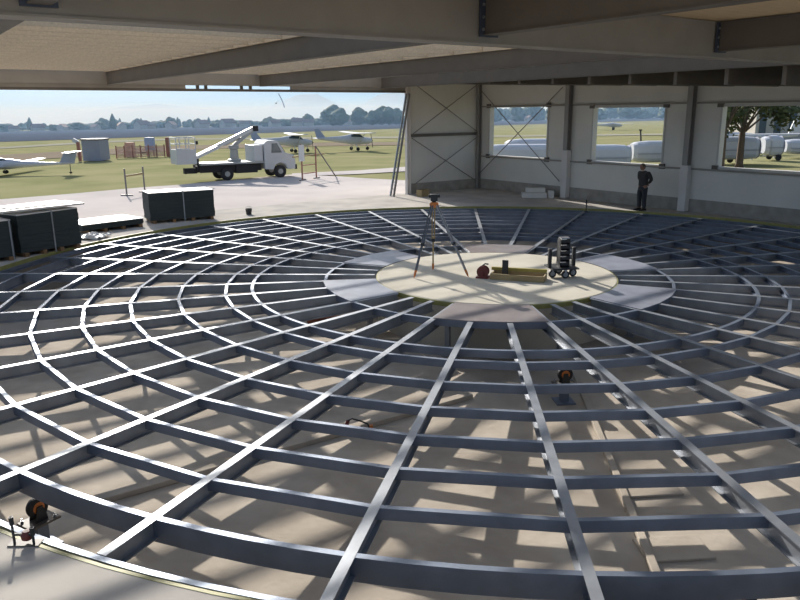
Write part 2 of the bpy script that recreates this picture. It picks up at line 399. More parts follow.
for u0_, u1_, vs_, pit_ in ((5.58, 10.63, (.7, 16.8), 1.6), (10.97, 16.03, (.7, 17.2), 1.05), (16.37, 21.43, (.5, 13.4), .76), (21.77, 26.4, (.5, 13.4), .76)):  # battens gapped so sun reaches the pit, yet closed when seen edge-on
    v = vs_[0]
    while v < vs_[1]:
        b = MB(); b.bar(B(u0_, v, 4.93), B(u1_, v, 4.93), .05, .115)
        single(b, 'roof_batten', BATT, 'pale timber batten laid across the roof joists, one of an open row' if pit_ > .9 else 'pale timber batten in the close row across the roof at the upper left', 'batten', B((u0_ + u1_) / 2, v, 4.8725), 'wide spaced roof battens' if pit_ > .9 else 'close set roof battens')
        v += pit_
# door side edge beam and track
t = thing('door_lintel', 'long grey lintel with a door track across the top of the open side', 'lintel', B(15, 0, 4.3))
b = MB(t.location); bbox(4.2, 26.4, -.12, .1, 4.50, 4.965, b); b.build('edge_beam', BEAML, t)
b = MB(t.location); bbox(4.2, 26.4, -.1, .06, 4.30, 4.385, b); b.build('door_track', BEAMM, t)
b = MB(t.location); bbox(4.2, 9.55, -.08, .04, 4.38, 4.505, b); b.build('closing_strip', BEAML, t)
b = MB(t.location); bbox(13.65, 26.4, -.08, .04, 4.38, 4.505, b); b.build('closing_strip', BEAML, t)
for u in (11.2, 11.55, 12.9, 13.2):
    b = MB(t.location); bbox(u - .05, u + .05, -.05, .02, 4.375, 4.51, b); b.build('hanger_bolt', BEAMM, t)

# ------------------------------------------------------------------ things in the hall
WOOD = mat('raw_timber', (150, 130, 92), .7, 0, .15, 5, .1, (1, 8, 8))
WOODD = mat('dark_timber', (120, 92, 62), .8, 0, .15, 5, .1, (1, 8, 8))
YELT = mat('yellow_tool', (152, 140, 66), .5, 0, .1, 6)
RED = mat('red_paint', (104, 42, 36), .5, 0, .15, 8)
ORNG = mat('orange_paint', (196, 112, 46), .5, 0, .1, 6)
BLACK = mat('black_rubber', (26, 26, 28), .6, 0, .1, 8)
DARK = mat('dark_metal', (46, 48, 50), .5, .3, .1, 8)
WRAP = mat('dark_bundle', (42, 50, 50), .75, 0, .2, 3, .1, (1, 1, 12))
BOARD = mat('pale_board', (214, 208, 200), .5, 0, .06, 3)
FOAM = mat('white_block', (206, 204, 198), .7, 0, .04, 4)

# surveying tripod
feet = [at(414, 278, .02), at(433, 270, .02), at(468.5, 277, .02)]
fc = (feet[0] + feet[1] + feet[2]) / 3; fc.z = .012
hd = V((fc.x - .18, fc.y - .2, 1.60))
_h = CAM + ray(434, 203) * ((fc - CAM).dot(FW)); hd = V((_h.x, _h.y, _h.z))
t = thing('surveying_tripod', 'tall orange topped surveying tripod standing on the round concrete platform', 'tripod', fc)
for i, f in enumerate(feet):
    d = (f - hd).normalized(); h0 = hd + V((d.x, d.y, 0)).normalized() * .06
    mid = h0.lerp(f, .55); side = d.cross(V((0, 0, 1))).normalized() * .028
    b = MB(fc); b.bar(h0 + side, mid + side, .026, .026).bar(h0 - side, mid - side, .026, .026).bar(h0.lerp(f, .5), f.lerp(h0, .05), .042, .034)
    lg = b.build('leg', WOOD if i == 1 else (mat('pole_dark', (86, 90, 96), .5, .2, .1, 6) if i == 0 else GALV), t)
    b = MB(fc); b.tube([f.lerp(h0, .1), f.lerp(h0, .04), f], [.028, .024, .006], 8); b.build('foot_spike', ORNG, lg)
    b = MB(fc); b.box(mid, (.075, .06, .07)); b.build('leg_clamp', DARK, lg)
b = MB(fc); b.lathe(hd, [(.05, -.1), (.10, -.06), (.10, .0), (.075, .02)], 16); tag(b.build('tripod_head', ORNG, t), 'orange tripod head')
b = MB(fc); b.lathe(hd, [(.045, .02), (.05, .05)], 12).box(hd + V((0, 0, .12)), (.15, .12, .15), .2).tube([hd + V((-.12, 0, .15)), hd + V((.13, .03, .15))], .035, 12); tag(b.build('levelling_instrument', DARK, t, bevel=.006), 'dark levelling instrument')

# timber tray with tools
p0, p1 = at(490, 279.5, .012), at(544, 283, .012)
ax = (p1 - p0).normalized(); an = atan2(ax.y, ax.x); L = (p1 - p0).length
ctr = (p0 + p1) / 2 + V((-ax.y, ax.x, 0)) * .215
t = thing('wooden_tray', 'long open timber tray lying on the concrete platform', 'tray', ctr, an)
for nm, c, s in (('side_board', (0, -.2, .065), (L, .03, .13)), ('side_board', (0, .2, .065), (L, .03, .13)), ('end_board', (-L/2 + .015, 0, .065), (.03, .37, .13)), ('end_board', (L/2 - .015, 0, .065), (.03, .37, .13)), ('bottom_board', (0, 0, .012), (L - .06, .37, .02))):
    b = MB(); b.box(c, s); b.build(nm, WOOD, t, bevel=.004)
q = ctr + V((-ax.y, ax.x, 0)) * .2 + ax * -.03
b = MB(); b.box((0, 0, .03), (1.2, .05, .06)).box((0, 0, .064), (1.2, .07, .008)); o = b.build('straightedge', YELT, bevel=.004); o.location = (q.x, q.y, .144); o.rotation_euler = (0, 0, an + .03)
tag(o, 'long yellow straightedge lying on the back edge of the timber tray', 'straightedge')
q = at(483, 277.5, .012)
t = thing('hose_reel', 'red machine with a coiled hose at the left end of the timber tray', 'machine', q, an); t.scale = (.8, .8, .8)
b = MB(); b.lathe((0, -.09, .17), [(.16, 0), (.16, .02), (.09, .03), (.09, .15), (.16, .16), (.16, .18)], 20, (0, 1, 0)); b.build('reel', RED, t)
b = MB(); b.box((0, 0, .02), (.34, .3, .04)).box((0, -.12, .1), (.05, .03, .18)).box((0, .12, .1), (.05, .03, .18)); b.build('reel_stand', RED, t)
b = MB(); b.tube([(.1 * cos(a * .5) + .0, -.05 + a * .004, .17 + .11 * sin(a * .5)) for a in range(26)], .018, 8); b.build('hose', DARK, t, smooth=True)
b = MB(); b.tube([(-.02, 0, .33), (.04, .02, .38), (.14, .03, .37)], .02, 8); b.build('handle', DARK, t)
q = ctr + ax * -.30 + V((-ax.y, ax.x, 0)) * .03
t = thing('dark_bracket', 'small dark upright steel bracket standing inside the timber tray', 'bracket', (q.x, q.y, .034), an)
b = MB(); b.box((0, 0, .006), (.18, .14, .012)); b.build('foot', DARK, t)
b = MB(); b.box((0, 0, .19), (.13, .04, .36)); b.build('upright', DARK, t, bevel=.004)

# wheeled rack
q = at(561, 276, .012)
t = thing('wheeled_rack', 'black wheeled rack with upright handles on the right half of the platform', 'rack', q, SCR + .15)
for x, y in ((-.24, -.1), (.0, -.24), (.24, -.06), (.03, .24)):
    b = MB(); b.lathe((x, y - .02, .085), [(.085, 0), (.085, .04)], 18, (0, 1, 0)); w = b.build('caster', BLACK, t)
    b = MB(); b.lathe((x, y - .024, .085), [(.05, 0), (.05, .048)], 14, (0, 1, 0)); b.build('wheel_disc', GALV, w)
    b = MB(); b.box((x, y, .175), (.05, .08, .03)).box((x, y - .035, .12), (.035, .012, .12)).box((x, y + .035, .12), (.035, .012, .12)); b.build('fork', GALV, w)
b = MB(); b.box((0, 0, .205), (.6, .56, .03)); b.build('platform', DARK, t, bevel=.006)
for x, y in ((-.29, -.05), (.29, .05)):
    b = MB(); b.box((x, y, .40), (.07, .08, .40)).box((x, y, .61), (.08, .09, .03)); b.build('handle_post', BLACK, t, bevel=.01)
b = MB(); b.box((.03, .09, .52), (.22, .03, .6)).box((-.07, 0, .52), (.02, .2, .6)).box((.13, 0, .52), (.02, .2, .6)); b.build('back_frame', BLACK, t)
for i in range(5):
    z = .25 + i * .125
    b = MB(); b.box((.03, -.03, z + .045), (.2, .2, .085)); sb = b.build('drawer_box', BLACK, t, bevel=.006)
    b = MB(); b.box((-.02, -.135, z + .085), (.12, .02, .015)); tag(b.build('label_strip', BOARD, sb), 'white strip')
b = MB(); b.box((.03, -.02, .85), (.2, .18, .02)); b.build('lid', GALV, t)

# person standing at the windowed wall
SKIN = mat('skin', (150, 108, 84), .6, 0, .05, 10); JACK = mat('dark_jacket', (58, 56, 54), .85, 0, .15, 12, .15)
TROU = mat('dark_trousers', (50, 52, 56), .85, 0, .15, 12, .15); SHOE = mat('dark_shoes', (30, 28, 28), .6, 0, .1, 8); HAIR = mat('grey_brown_hair', (84, 72, 60), .8, 0, .2, 30)
def skin(name, chains, m, parent, sub=2):
    vs, es, rs = [], [], []; idx = {}
    for ch in chains:
        last = None
        for p, r in ch:
            key = tuple(round(x, 4) for x in p)
            if key not in idx: idx[key] = len(vs); vs.append(p); rs.append(r)
            i = idx[key]
            if last is not None: es.append((last, i))
            last = i
    me = bpy.data.meshes.new(name); me.from_pydata(vs, es, []); o = bpy.data.objects.new(name, me); COL.objects.link(o)
    o.modifiers.new('s', 'SKIN'); ss = o.modifiers.new('d', 'SUBSURF'); ss.levels = sub; ss.render_levels = sub
    for i, r in enumerate(rs):
        k = me.skin_vertices[0].data[i]; k.radius = (r, r) if not isinstance(r, tuple) else r; k.use_root = (i == 0)
    dg = bpy.context.evaluated_depsgraph_get(); me2 = bpy.data.meshes.new_from_object(o.evaluated_get(dg)); me2.name = name
    o.modifiers.clear(); o.data = me2; me2.materials.clear(); me2.materials.append(m)
    for p in me2.polygons: p.use_smooth = True; p.material_index = 0
    o.parent = parent; return o
# local axes: facing -y, x to the person's left
pq = at(641, 210.2); pr = thing('person', 'person in dark work clothes, head lowered and hands behind back, by the windowed wall', 'person', (pq.x, pq.y, DZ), SCR - 1.1); pr.scale = (1.1, 1.1, .95)
fing = []
def hand(w, d, s):      # wrist, direction, side
    w = V(w); d = V(d).normalized(); sd = V((0, 0, 1)).cross(d).normalized() if abs(d.z) < .9 else V((1, 0, 0)); ch = []
    palm = w + d * .055
    ch.append([(tuple(w), .026), (tuple(palm), (.036, .018))])
    for k in range(4):
        off = sd * (-.027 + .018 * k); ln = (.06, .072, .068, .052)[k]
        a = palm + off + d * .03; b_ = a + d * ln * .5 + V((0, 0, -.006)); c = b_ + d * ln * .45 + V((0, 0, -.018))
        ch.append([(tuple(palm), (.036, .018)), (tuple(a), .009), (tuple(b_), .0085), (tuple(c), .0075)])
    th = palm - d * .02 + sd * .04 * s
    ch.append([(tuple(palm), (.036, .018)), (tuple(th), .011), (tuple(th + d * .03 + sd * .018 * s), .010), (tuple(th + d * .055 + sd * .014 * s), .008)])
    return ch
pel = (0, .01, .93)
hip = lambda s: (.095 * s, .01, .90)
arms = {}
for s in (1, -1):
    arms[s] = [(.19 * s, .02, 1.40), (.265 * s, .09, 1.14), (.06 * s, .175, .98)]
head = [(0, .0, 1.40), (0, -.03, 1.50), (0, -.055, 1.57)]
chains = [[(pel, (.15, .11)), ((0, .015, 1.10), (.14, .105)), ((0, .02, 1.28), (.165, .115)), ((0, .015, 1.39), (.12, .085)), ((0, -.015, 1.475), .055)]]
for s in (1, -1):
    chains.append([((0, .02, 1.28), (.165, .115)), ((.15 * s, .02, 1.39), .062), (arms[s][0], .055), (arms[s][1], .043), (arms[s][2], .03)])
    chains.append([(pel, (.15, .11)), (hip(s), .088), ((.105 * s, -.01, .50), .058), ((.11 * s, .015, .10), .042), ((.115 * s, -.03, .045), .04), ((.12 * s, -.13, .035), .035)])
body = skin('body', chains, SKIN, pr)
# head joined to the body mesh
bm = bmesh.new(); bm.from_mesh(body.data)
def addsph(c, r, rx=0, u=16, v_=12):
    mt = M.Translation(c) @ M.Rotation(rx, 4, 'X') @ M.Diagonal((r[0], r[1], r[2], 1)); bmesh.ops.create_uvsphere(bm, u_segments=u, v_segments=v_, radius=1, matrix=mt)
hc = V((0, -.055, 1.60)); tilt = .30
Rt = M.Rotation(tilt, 3, 'X')
H = lambda x, y, z: hc + Rt @ V((x, y, z))
addsph(hc, (.074, .092, .112), tilt); addsph(H(0, -.028, -.065), (.052, .062, .058), tilt)
addsph(H(0, -.098, -.015), (.013, .02, .026), tilt, 10, 8); addsph(H(0, -.088, -.058), (.024, .01, .008), tilt, 10, 8)
for s in (1, -1):
    addsph(H(.029 * s, -.082, .012), (.013, .012, .008), tilt, 10, 8); addsph(H(.076 * s, .008, -.01), (.01, .02, .03), tilt, 10, 8)
for f in bm.faces: f.smooth = True
bm.to_mesh(body.data); bm.free()
for s in (1, -1):
    w = arms[s][2]; hm = skin('hand', hand(w, (-.75 * s, .10, -.35), s), SKIN, pr, 1)
bm = bmesh.new(); mt = M.Translation(H(0, .014, .022)) @ M.Rotation(tilt, 4, 'X') @ M.Diagonal((.08, .094, .105, 1)); bmesh.ops.create_uvsphere(bm, u_segments=20, v_segments=14, radius=1, matrix=mt)
bmesh.ops.delete(bm, geom=[v for v in bm.verts if (Rt.inverted() @ (v.co - hc)).y < -.055 or (Rt.inverted() @ (v.co - hc)).z < -.05], context='VERTS')
me = bpy.data.meshes.new('hair'); bm.to_mesh(me); bm.free(); me.materials.append(HAIR)
for p in me.polygons: p.use_smooth = True
ho = bpy.data.objects.new('hair', me); COL.objects.link(ho); ho.parent = pr; sd = ho.modifiers.new('t', 'SOLIDIFY'); sd.thickness = .012
jc = [[((0, .01, .86), (.18, .135)), ((0, .01, .98), (.172, .13)), ((0, .015, 1.12), (.168, .128)), ((0, .02, 1.28), (.185, .135)), ((0, .012, 1.41), (.14, .10)), ((0, -.008, 1.46), .072)]]
for s in (1, -1): jc.append([((0, .02, 1.28), (.185, .135)), ((.155 * s, .02, 1.385), .078), (arms[s][0], .074), (arms[s][1], .060), (tuple(V(arms[s][1]).lerp(V(arms[s][2]), .9)), .045)])
skin('jacket', jc, JACK, pr)
tcn = [[((0, .01, .93), (.165, .125)), ((0, .01, .86), (.16, .125))]]
for s in (1, -1): tcn.append([((0, .01, .86), (.16, .125)), ((.098 * s, .005, .76), .098), ((.105 * s, -.01, .50), .078), ((.112 * s, .01, .07), .068)])
skin('trousers', tcn, TROU, pr)
for s in (1, -1):
    b = MB(); b.loft([[(.116 * s + x * .052 * k, y, z) for x, z in ((-1, .0), (-1.05, .03), (-.7, h), (.7, h), (1.05, .03), (1, .0))] for y, k, h in ((.075, .8, .075), (.03, .95, .095), (-.05, 1, .085), (-.12, 1.05, .06), (-.17, .95, .05), (-.2, .6, .035))])
    b.build('shoe', SHOE, pr, smooth=False, bevel=.006)

# ladder
LW = .24
lt = thing('ladder', 'aluminium ladder leaning against the post at the right end of the door opening', 'ladder', B(5.05, .35, DZ))
lo = V(lt.location)
R0, R1 = (B(5.12, .16, DZ), B(5.12, .16 + LW, DZ)), (B(4.24, .16, 4.27), B(4.24, .16 + LW * .9, 4.27))
for i in (0, 1):
    b = MB(lo); b.bar(R0[i], R1[i], .05, .08, up=DU); b.build('rail', GALV if i == 0 else ROD, lt)
for k in range(1, 14):
    f = k / 14.2; b = MB(lo); b.tube([R0[0].lerp(R1[0], f), R0[1].lerp(R1[1], f)], .016, 8); b.build('rung', GALV, lt)

# blocks by the back wall
def blk(name, px0, px1, py, h, dep, m, label, cat, z=0, grp=None):
    a, c = at(px0, py), at(px1, py); ax = (c - a).normalized(); an = atan2(ax.y, ax.x); ctr = (a + c) / 2 + V((-ax.y, ax.x, 0)) * dep / 2
    b = MB(); b.box((0, 0, h / 2), ((c - a).length, dep, h)); o = b.build(name, m, bevel=.008); o.location = (ctr.x, ctr.y, z + DZ); o.rotation_euler = (0, 0, an); return tag(o, label, cat, grp)
blk('white_block', 522, 547, 198.0, .19, .55, FOAM, 'long white block lying on the floor below the first window', 'block')
blk('white_block', 526, 545, 197.0, .17, .4, FOAM, 'short white block on top of the long white block', 'block', .19)
o = blk('white_block', 548.5, 554, 198.2, .28, .4, FOAM, 'white block standing upright against the right end of the long block', 'block')
wb = thing('wooden_box', 'small open wooden box on the floor at the foot of the corner panel', 'box', at(423, 196.3), BROT)
for c, s in (((0, -.17, .14), (.42, .02, .28)), ((0, .17, .14), (.42, .02, .28)), ((-.2, 0, .14), (.02, .32, .28)), ((.2, 0, .14), (.02, .32, .28))):
    b = MB(); b.box(c, s); b.build('side_board', WOOD, wb)
b = MB(); b.box((0, 0, .01), (.38, .32, .02)); b.build('bottom_board', WOOD, wb)
q = at(586, 211.5); b = MB(); b.tube([q, q + V((0, 0, .42))], .018, 8).box(q + V((0, 0, .008)), (.12, .12, .016)); single(b, 'marker_rod', DARK, 'thin dark rod standing upright on the far rim of the pit', 'rod', q)

# bundles along the door side
def bundle(name, a, c, dep, h, label, z=0, straps=(), bear=True, topm=None):
    a = V(a); c = V(c); ax = (c - a).normalized(); an = atan2(ax.y, ax.x); L = (c - a).length
    ctr = (a + c) / 2 + V((-ax.y, ax.x, 0)) * dep / 2
    t = thing(name, label, 'bundle', (ctr.x, ctr.y, z + DZ), an)
    zb = .10 if bear else .0
    nl = 9; b = MB()
    for i in range(nl):
        b.box((random.uniform(-.012, .012), random.uniform(-.012, .012), zb + (i + .5) * (h - zb) / nl), (L, dep, (h - zb) / nl * .96))
    b.box((0, 0, (zb + h) / 2), (L * .985, dep * .985, (h - zb) * .99)); b.build('panel_stack', WRAP, t)
    b = MB(); b.box((0, 0, h + .012), (L * 1.0, dep, .024)); b.build('top_sheet', topm or BOARD, t)
    if bear:
        n = 4
        for i in range(n):
            x = -L / 2 + .12 + (L - .24) * i / (n - 1); b = MB(); b.box((x, 0, zb / 2), (.1, dep + .12, zb)); b.build('timber_bearer', WOODD, t)
    for f in straps:
        x = -L / 2 + L * f; b = MB(); b.box((x, -dep / 2 - .012, h / 2 + .02), (.035, .012, h + .04)).box((x, 0, h + .03), (.035, dep, .01)); b.build('strap', GALV, t)
    return t
bundle('panel_bundle', at(151, 224), at(215.5, 218.8), 1.0, .98, 'dark strapped bundle of panels on timber bearers in front of the white truck', straps=(.52,))
bundle('panel_bundle', at(22, 257.5), at(82, 247), 1.1, 1.05, 'dark bundle of panels with boards lying over it, left of the pit', straps=(.55,), bear=True)
bundle('panel_bundle', at(-48, 269.5), at(16, 259.6), 1.1, .98, 'dark bundle of panels cut off by the left edge of the view', straps=(.97,))
bundle('panel_pallet', at(83, 234.5), at(144, 226.5), 1.3, .26, 'low pallet of flat panels with a white top between the two dark bundles', bear=True)
a, c = at(-6, 214.5, 1.2), at(84, 204.5, 1.2); ax = (c - a).normalized()
b = MB(); b.box((0, 0, .03), ((c - a).length, .95, .05)); b.box((.1, .1, .07), ((c - a).length * .7, .8, .03), .03); ctr = (a + c) / 2 + V((-ax.y, ax.x, 0)) * .45
o = b.build('loose_board', BOARD, bevel=.005); o.location = (ctr.x, ctr.y, 1.2); o.rotation_euler = (0, 0, atan2(ax.y, ax.x)); tag(o, 'long pale boards laid over the dark bundles at the left', 'board')
# crumpled plastic sheet
q = at(93, 238); b = MB(); N = 12; vs = []
for i in range(N + 1):
    for j in range(N + 1):
        x, y = (i / N - .5) * .75, (j / N - .5) * .8
        vs.append((q.x + x, q.y + y, .015 + .16 * abs(noise.noise(V((x * 5, y * 5, 3)))) + .10 * max(0, 1 - hypot(x, y) * 2)))
b.add(vs, [[i * (N + 1) + j, i * (N + 1) + j + 1, (i + 1) * (N + 1) + j + 1, (i + 1) * (N + 1) + j] for i in range(N) for j in range(N)])
o = single(b, 'plastic_sheet', mat('plastic_sheet', (196, 194, 190), .3, 0, .05, 5), 'crumpled whitish plastic sheet beside the end of the dark bundle', 'sheet', (q.x, q.y, 0)); o.location.z = DZ; sd = o.modifiers.new('t', 'SOLIDIFY'); sd.thickness = .006
q = at(249, 214.5); t = thing('small_bucket', 'small dark bucket on the concrete beyond the far rim', 'bucket', q)
b = MB(); b.lathe((0, 0, 0), [(.09, 0), (.12, .2), (.125, .2), (.125, .215), (.11, .215), (.09, .03)], 18); b.build('bucket_body', DARK, t)
b = MB(); b.tube([(.12 * cos(a), 0, .2 + .09 * sin(a)) for a in [pi * k / 8 for k in range(9)]], .006, 6); b.build('bail', GALV, t)

# roller bogies on the pit floor
def bogie(px, py, rz, label, s=1.0):
    q = at(px, py, -.46); ph = -.46 - PIT - .17 * s; t = thing('roller_bogie', label, 'roller', (q.x, q.y, PIT), rz, 'support rollers in the pit')
    def up(b): b.v = [(x * s, y * s, z * s + ph) for x, y, z in b.v]; return b
    b = MB(); b.box((0, 0, ph / 2), (.12, .12, ph)).box((0, 0, .01), (.3, .3, .02)); b.build('pedestal', STEELR, t)
    b = MB(); b.box((0, 0, .012), (.34, .26, .024)); up(b); pb = b.build('base_plate', BEAMM, t, bevel=.004)
    for x in (-.13, .13):
        for y in (-.09, .09):
            b = MB(); b.lathe((x, y, .024), [(.018, 0), (.018, .02)], 6).tube([(x, y, .03), (x, y, .07)], .008, 6); up(b); b.build('bolt', GALV, pb)
    for y in (-.055, .055):
        b = MB(); b.prism([(-.07, 0), (.07, 0), (.03, .17), (-.03, .17)], y - .006, y + .006)
        b.v = [(p[0], p[2], p[1] + .024) for p in b.v]; up(b); b.build('bracket', DARK, t)
    b = MB(); b.lathe((0, -.036, .17), [(.085, 0), (.11, .008), (.115, .03), (.115, .042), (.11, .064), (.085, .072)], 28, (0, 1, 0)); up(b); w = b.build('wheel', BLACK, t, smooth=False)
    b = MB(); b.lathe((0, -.042, .17), [(.03, 0), (.075, .008), (.075, .076), (.03, .084)], 20, (0, 1, 0)); up(b); tag(b.build('hub', ORNG, w), 'orange hub')
    return t
bogie(37, 507, SCR + 1.0, 'support roller with orange hub at the near left rim of the pit', s=1.0)
q = at(15, 545); t = thing('levelling_jack', 'small dark jack with upright rods on the near left rim of the pit', 'jack', q, SCR)
b = MB(); b.box((.08, .02, .006), (.26, .1, .012)); b.build('foot_plate', BEAMM, t)
for x, h in ((0, .26), (.16, .16)):
    b = MB(); b.tube([(x, 0, .01), (x, 0, h)], .011, 8).lathe((x, 0, h - .07), [(.019, 0), (.019, .07)], 10); b.build('threaded_rod', DARK, t)
b = MB(); b.lathe((.10, .02, .03), [(.015, 0), (.045, .02), (.05, .06), (.03, .09)], 14); tag(b.build('adjusting_knob', RED, t), 'dull red knob')
b = MB(); b.bar((0, 0, .10), (.16, 0, .10), .02, .02); b.build('cross_link', DARK, t)
bogie(565, 374, SCR + .1, 'support roller on its post under the ring beams in front of the platform', s=1.05)
bogie(750, 608, SCR + 1.35, 'support roller half hidden behind the front ring beam at the bottom right', s=1.15)
# red screw clamp
q0, q1 = at(344, 423, PIT + .16), at(372, 428, PIT + .1)
t = thing('screw_clamp', 'red handled screw clamp lying on the pit floor between the spokes', 'clamp', (q0.x, q0.y, PIT))
lo = V(t.location)
ax = (q1 - q0); ax.z = 0; L = ax.length; ax.normalize(); up = V((0, 0, 1)); base = V((q0.x, q0.y, PIT))
b = MB(lo); b.tube([base + up * .02, base + up * .2 + ax * .06], .026, 10); b.build('handle', RED, t)
b = MB(lo); b.tube([base + up * .2 + ax * .06, base + up * .23 + ax * .12, base + up * .2 + ax * L * .6, base + up * .16 + ax * L * .85, base + up * .02 + ax * L], .012, 8); b.build('clamp_bar', DARK, t)
b = MB(lo); b.box(base + up * .075 + ax * (L - .01), (.05, .05, .14), .2); tag(b.build('clamp_jaw', ORNG, t), 'orange brown jaw')
q = at(330, 321, PIT); b = MB(); b.box((0, 0, .05), (1.0, .16, .1)); o = b.build('timber_offcut', mat('reddish_timber', (136, 78, 58), .8, 0, .2, 5), bevel=.006); o.location = q; o.rotation_euler = (0, 0, SCR + .25); tag(o, 'reddish timber offcut on the pit floor left of the platform', 'timber')

#OUTSIDE-BEGIN
# ------------------------------------------------------------------ airfield outside
b = MB(); xs = [-3000, -2000, -1300, -800, -500, -300, -180, -110, -70, -40, -20, 0, 20, 40, 70, 110, 180, 300, 500, 800, 1300, 2000, 3000]
ys = [-400, -150, -60, -20, 0, 15, 25, 35, 45, 60, 80, 100, 130, 170, 220, 300, 400, 550, 750, 1000, 1400, 2000, 3000, 4500]
vs = []
for y in ys:
    for x in xs:
        p = V((CAM.x, CAM.y, 0)) + FH * y + RH * x; vs.append((p.x, p.y, gz(p.x, p.y) - .03 if y > 100 or abs(x) > 60 else min(-.03, gz(p.x, p.y) - .03)))
nx = len(xs); inn_ = lambda i, j: False
fs = [[j * nx + i, j * nx + i + 1, (j + 1) * nx + i + 1, (j + 1) * nx + i] for j in range(len(ys) - 1) for i in range(nx - 1)]
b.add(vs, fs)
bm = bmesh.new(); bv = [bm.verts.new(p) for p in b.v]
for f in b.f: bm.faces.new([bv[k] for k in f])
for co, no in ((B(-.05, 0), DU), (B(26.5, 0), DU), (B(0, -.35), DV), (B(0, 29), DV)):    # cut along the hall's outline and leave the hall's own ground out
    bmesh.ops.bisect_plane(bm, geom=bm.verts[:] + bm.edges[:] + bm.faces[:], plane_co=co, plane_no=no)
gone = []
for f in bm.faces:
    q = f.calc_center_median() - C0; u, v = q.dot(DU), q.dot(DV)
    if -.05 < u < 26.5 and -.35 < v < 29: gone.append(f)
bmesh.ops.delete(bm, geom=gone, context='FACES')
bmesh.ops.recalc_face_normals(bm, faces=bm.faces)
me = bpy.data.meshes.new('grass_field'); bm.to_mesh(me); bm.free(); me.materials.append(GRASS); o = bpy.data.objects.new('grass_field', me); COL.objects.link(o); struct(o)

def strip(name, m, top, bot, lift, seg=24):   # a flat strip of ground between two lines seen across the field
    def ip(l, x):
        for (x0, y0), (x1, y1) in zip(l, l[1:]):
            if x0 <= x <= x1: return y0 + (y1 - y0) * (x - x0) / (x1 - x0)
        return l[-1][1]
    xa, xb = max(top[0][0], bot[0][0]), min(top[-1][0], bot[-1][0]); b = MB(); vs = []
    for i in range(seg + 1):
        x = xa + (xb - xa) * i / seg
        for l in (top, bot):
            p = ground(x, ip(l, x)); vs.append((p.x, p.y, p.z + lift))
    b.add(vs, [[2 * i, 2 * i + 1, 2 * i + 3, 2 * i + 2] for i in range(seg)]); return struct(b.build(name, m))
strip('runway', ASPH, [(-200, 135.5), (0, 131.5), (200, 127), (400, 122), (620, 118.2), (900, 113.5)], [(-200, 146), (0, 142), (200, 135.2), (400, 128.5), (620, 121.5), (900, 116)], .03)
strip('gravel_strip', PALE, [(-120, 152), (0, 147.2), (88, 141.8), (170, 138.6), (400, 136.5), (900, 131)], [(-120, 153.6), (0, 149), (88, 143.4), (170, 140), (400, 138.2), (900, 132.4)], .02)
strip('dirt_strip', TAN, [(-120, 161), (0, 155), (90, 150), (200, 145), (330, 142.4), (420, 142)], [(-120, 169), (0, 162), (90, 156), (200, 149.2), (330, 146), (420, 145)], .015)
strip('taxiway', APRON, [(292, 173.5), (357, 170.6), (412, 166.5), (470, 163)], [(292, 176.5), (357, 174.2), (412, 171), (470, 168)], .012, 8)
# apron in front of the open side
b = MB(); edge = [(-200, 216), (-40, 203), (0, 199.5), (70, 194), (140, 187.6), (180, 184.8), (240, 179), (292, 174.5)]
outer = [ground(*e) for e in edge]; outer += [ground(340, 176.5), B(1.0, -9), B(-2, -.36)]
inner = [B(60, -.36)]
poly = [(p.x, p.y) for p in outer + inner]
vs = [(x, y, -.02) for x, y in poly]; bm = bmesh.new(); bv = [bm.verts.new(v) for v in vs]; bm.faces.new(bv); bmesh.ops.triangulate(bm, faces=bm.faces)
me = bpy.data.meshes.new('apron'); bm.to_mesh(me); bm.free(); me.materials.append(APRON); o = bpy.data.objects.new('apron', me); COL.objects.link(o); struct(o); o.location.z = .028
for i, (a_, c_, v0_, v1_) in enumerate(((26.5, 60, -.36, 29), (-.05, 60, 29, 60))):    # unseen paving added behind the viewer, keeps green bounce light off the girder
    pts_ = [B(a_, v0_, .006), B(c_, v0_, .006), B(c_, v1_, .006), B(a_, v1_, .006)]; b = MB(); b.add(pts_, [[0, 1, 2, 3]]); struct(b.build('bounce_yard', APRON))
# hills
HILL = mat('hill_haze_blue', (104, 122, 132), 1, 0, .08, .002)  # forested hills with distance haze put into the blue-grey base colour
def ridge(pts, t, name, depth=900):
    b = MB(); vs = []; n = 60; x0, x1 = pts[0][0], pts[-1][0]
    for i in range(n + 1):
        x = x0 + (x1 - x0) * i / n
        for (a, ya), (c, yc) in zip(pts, pts[1:]):
            if a <= x <= c: k = (x - a) / (c - a); k = k * k * (3 - 2 * k); y = ya + (yc - ya) * k; break
        y += .8 * noise.noise(V((x * .06, 0, t)))
        top = CAM.z + (116.2 - .0104 * x - y) / F * t
        for dt, hz in ((-depth, -120), (-depth * .4, (top + 60) * .45 - 60), (0, top), (depth, -120)):
            p = far(x, t + dt, hz); vs.append(p)
    m = 4; fs = [[i * m + j, i * m + j + 1, (i + 1) * m + j + 1, (i + 1) * m + j] for i in range(n) for j in range(3)]
    b.add(vs, fs); return struct(b.build(name, HILL, smooth=True))
ridge([(-300, 125), (-100, 119), (60, 117), (120, 108), (162, 104.5), (210, 110), (260, 112), (300, 96), (316, 94.5), (336, 104), (362, 108), (386, 94), (420, 93), (470, 104), (560, 110), (700, 107), (900, 110)], 5200, 'hills')

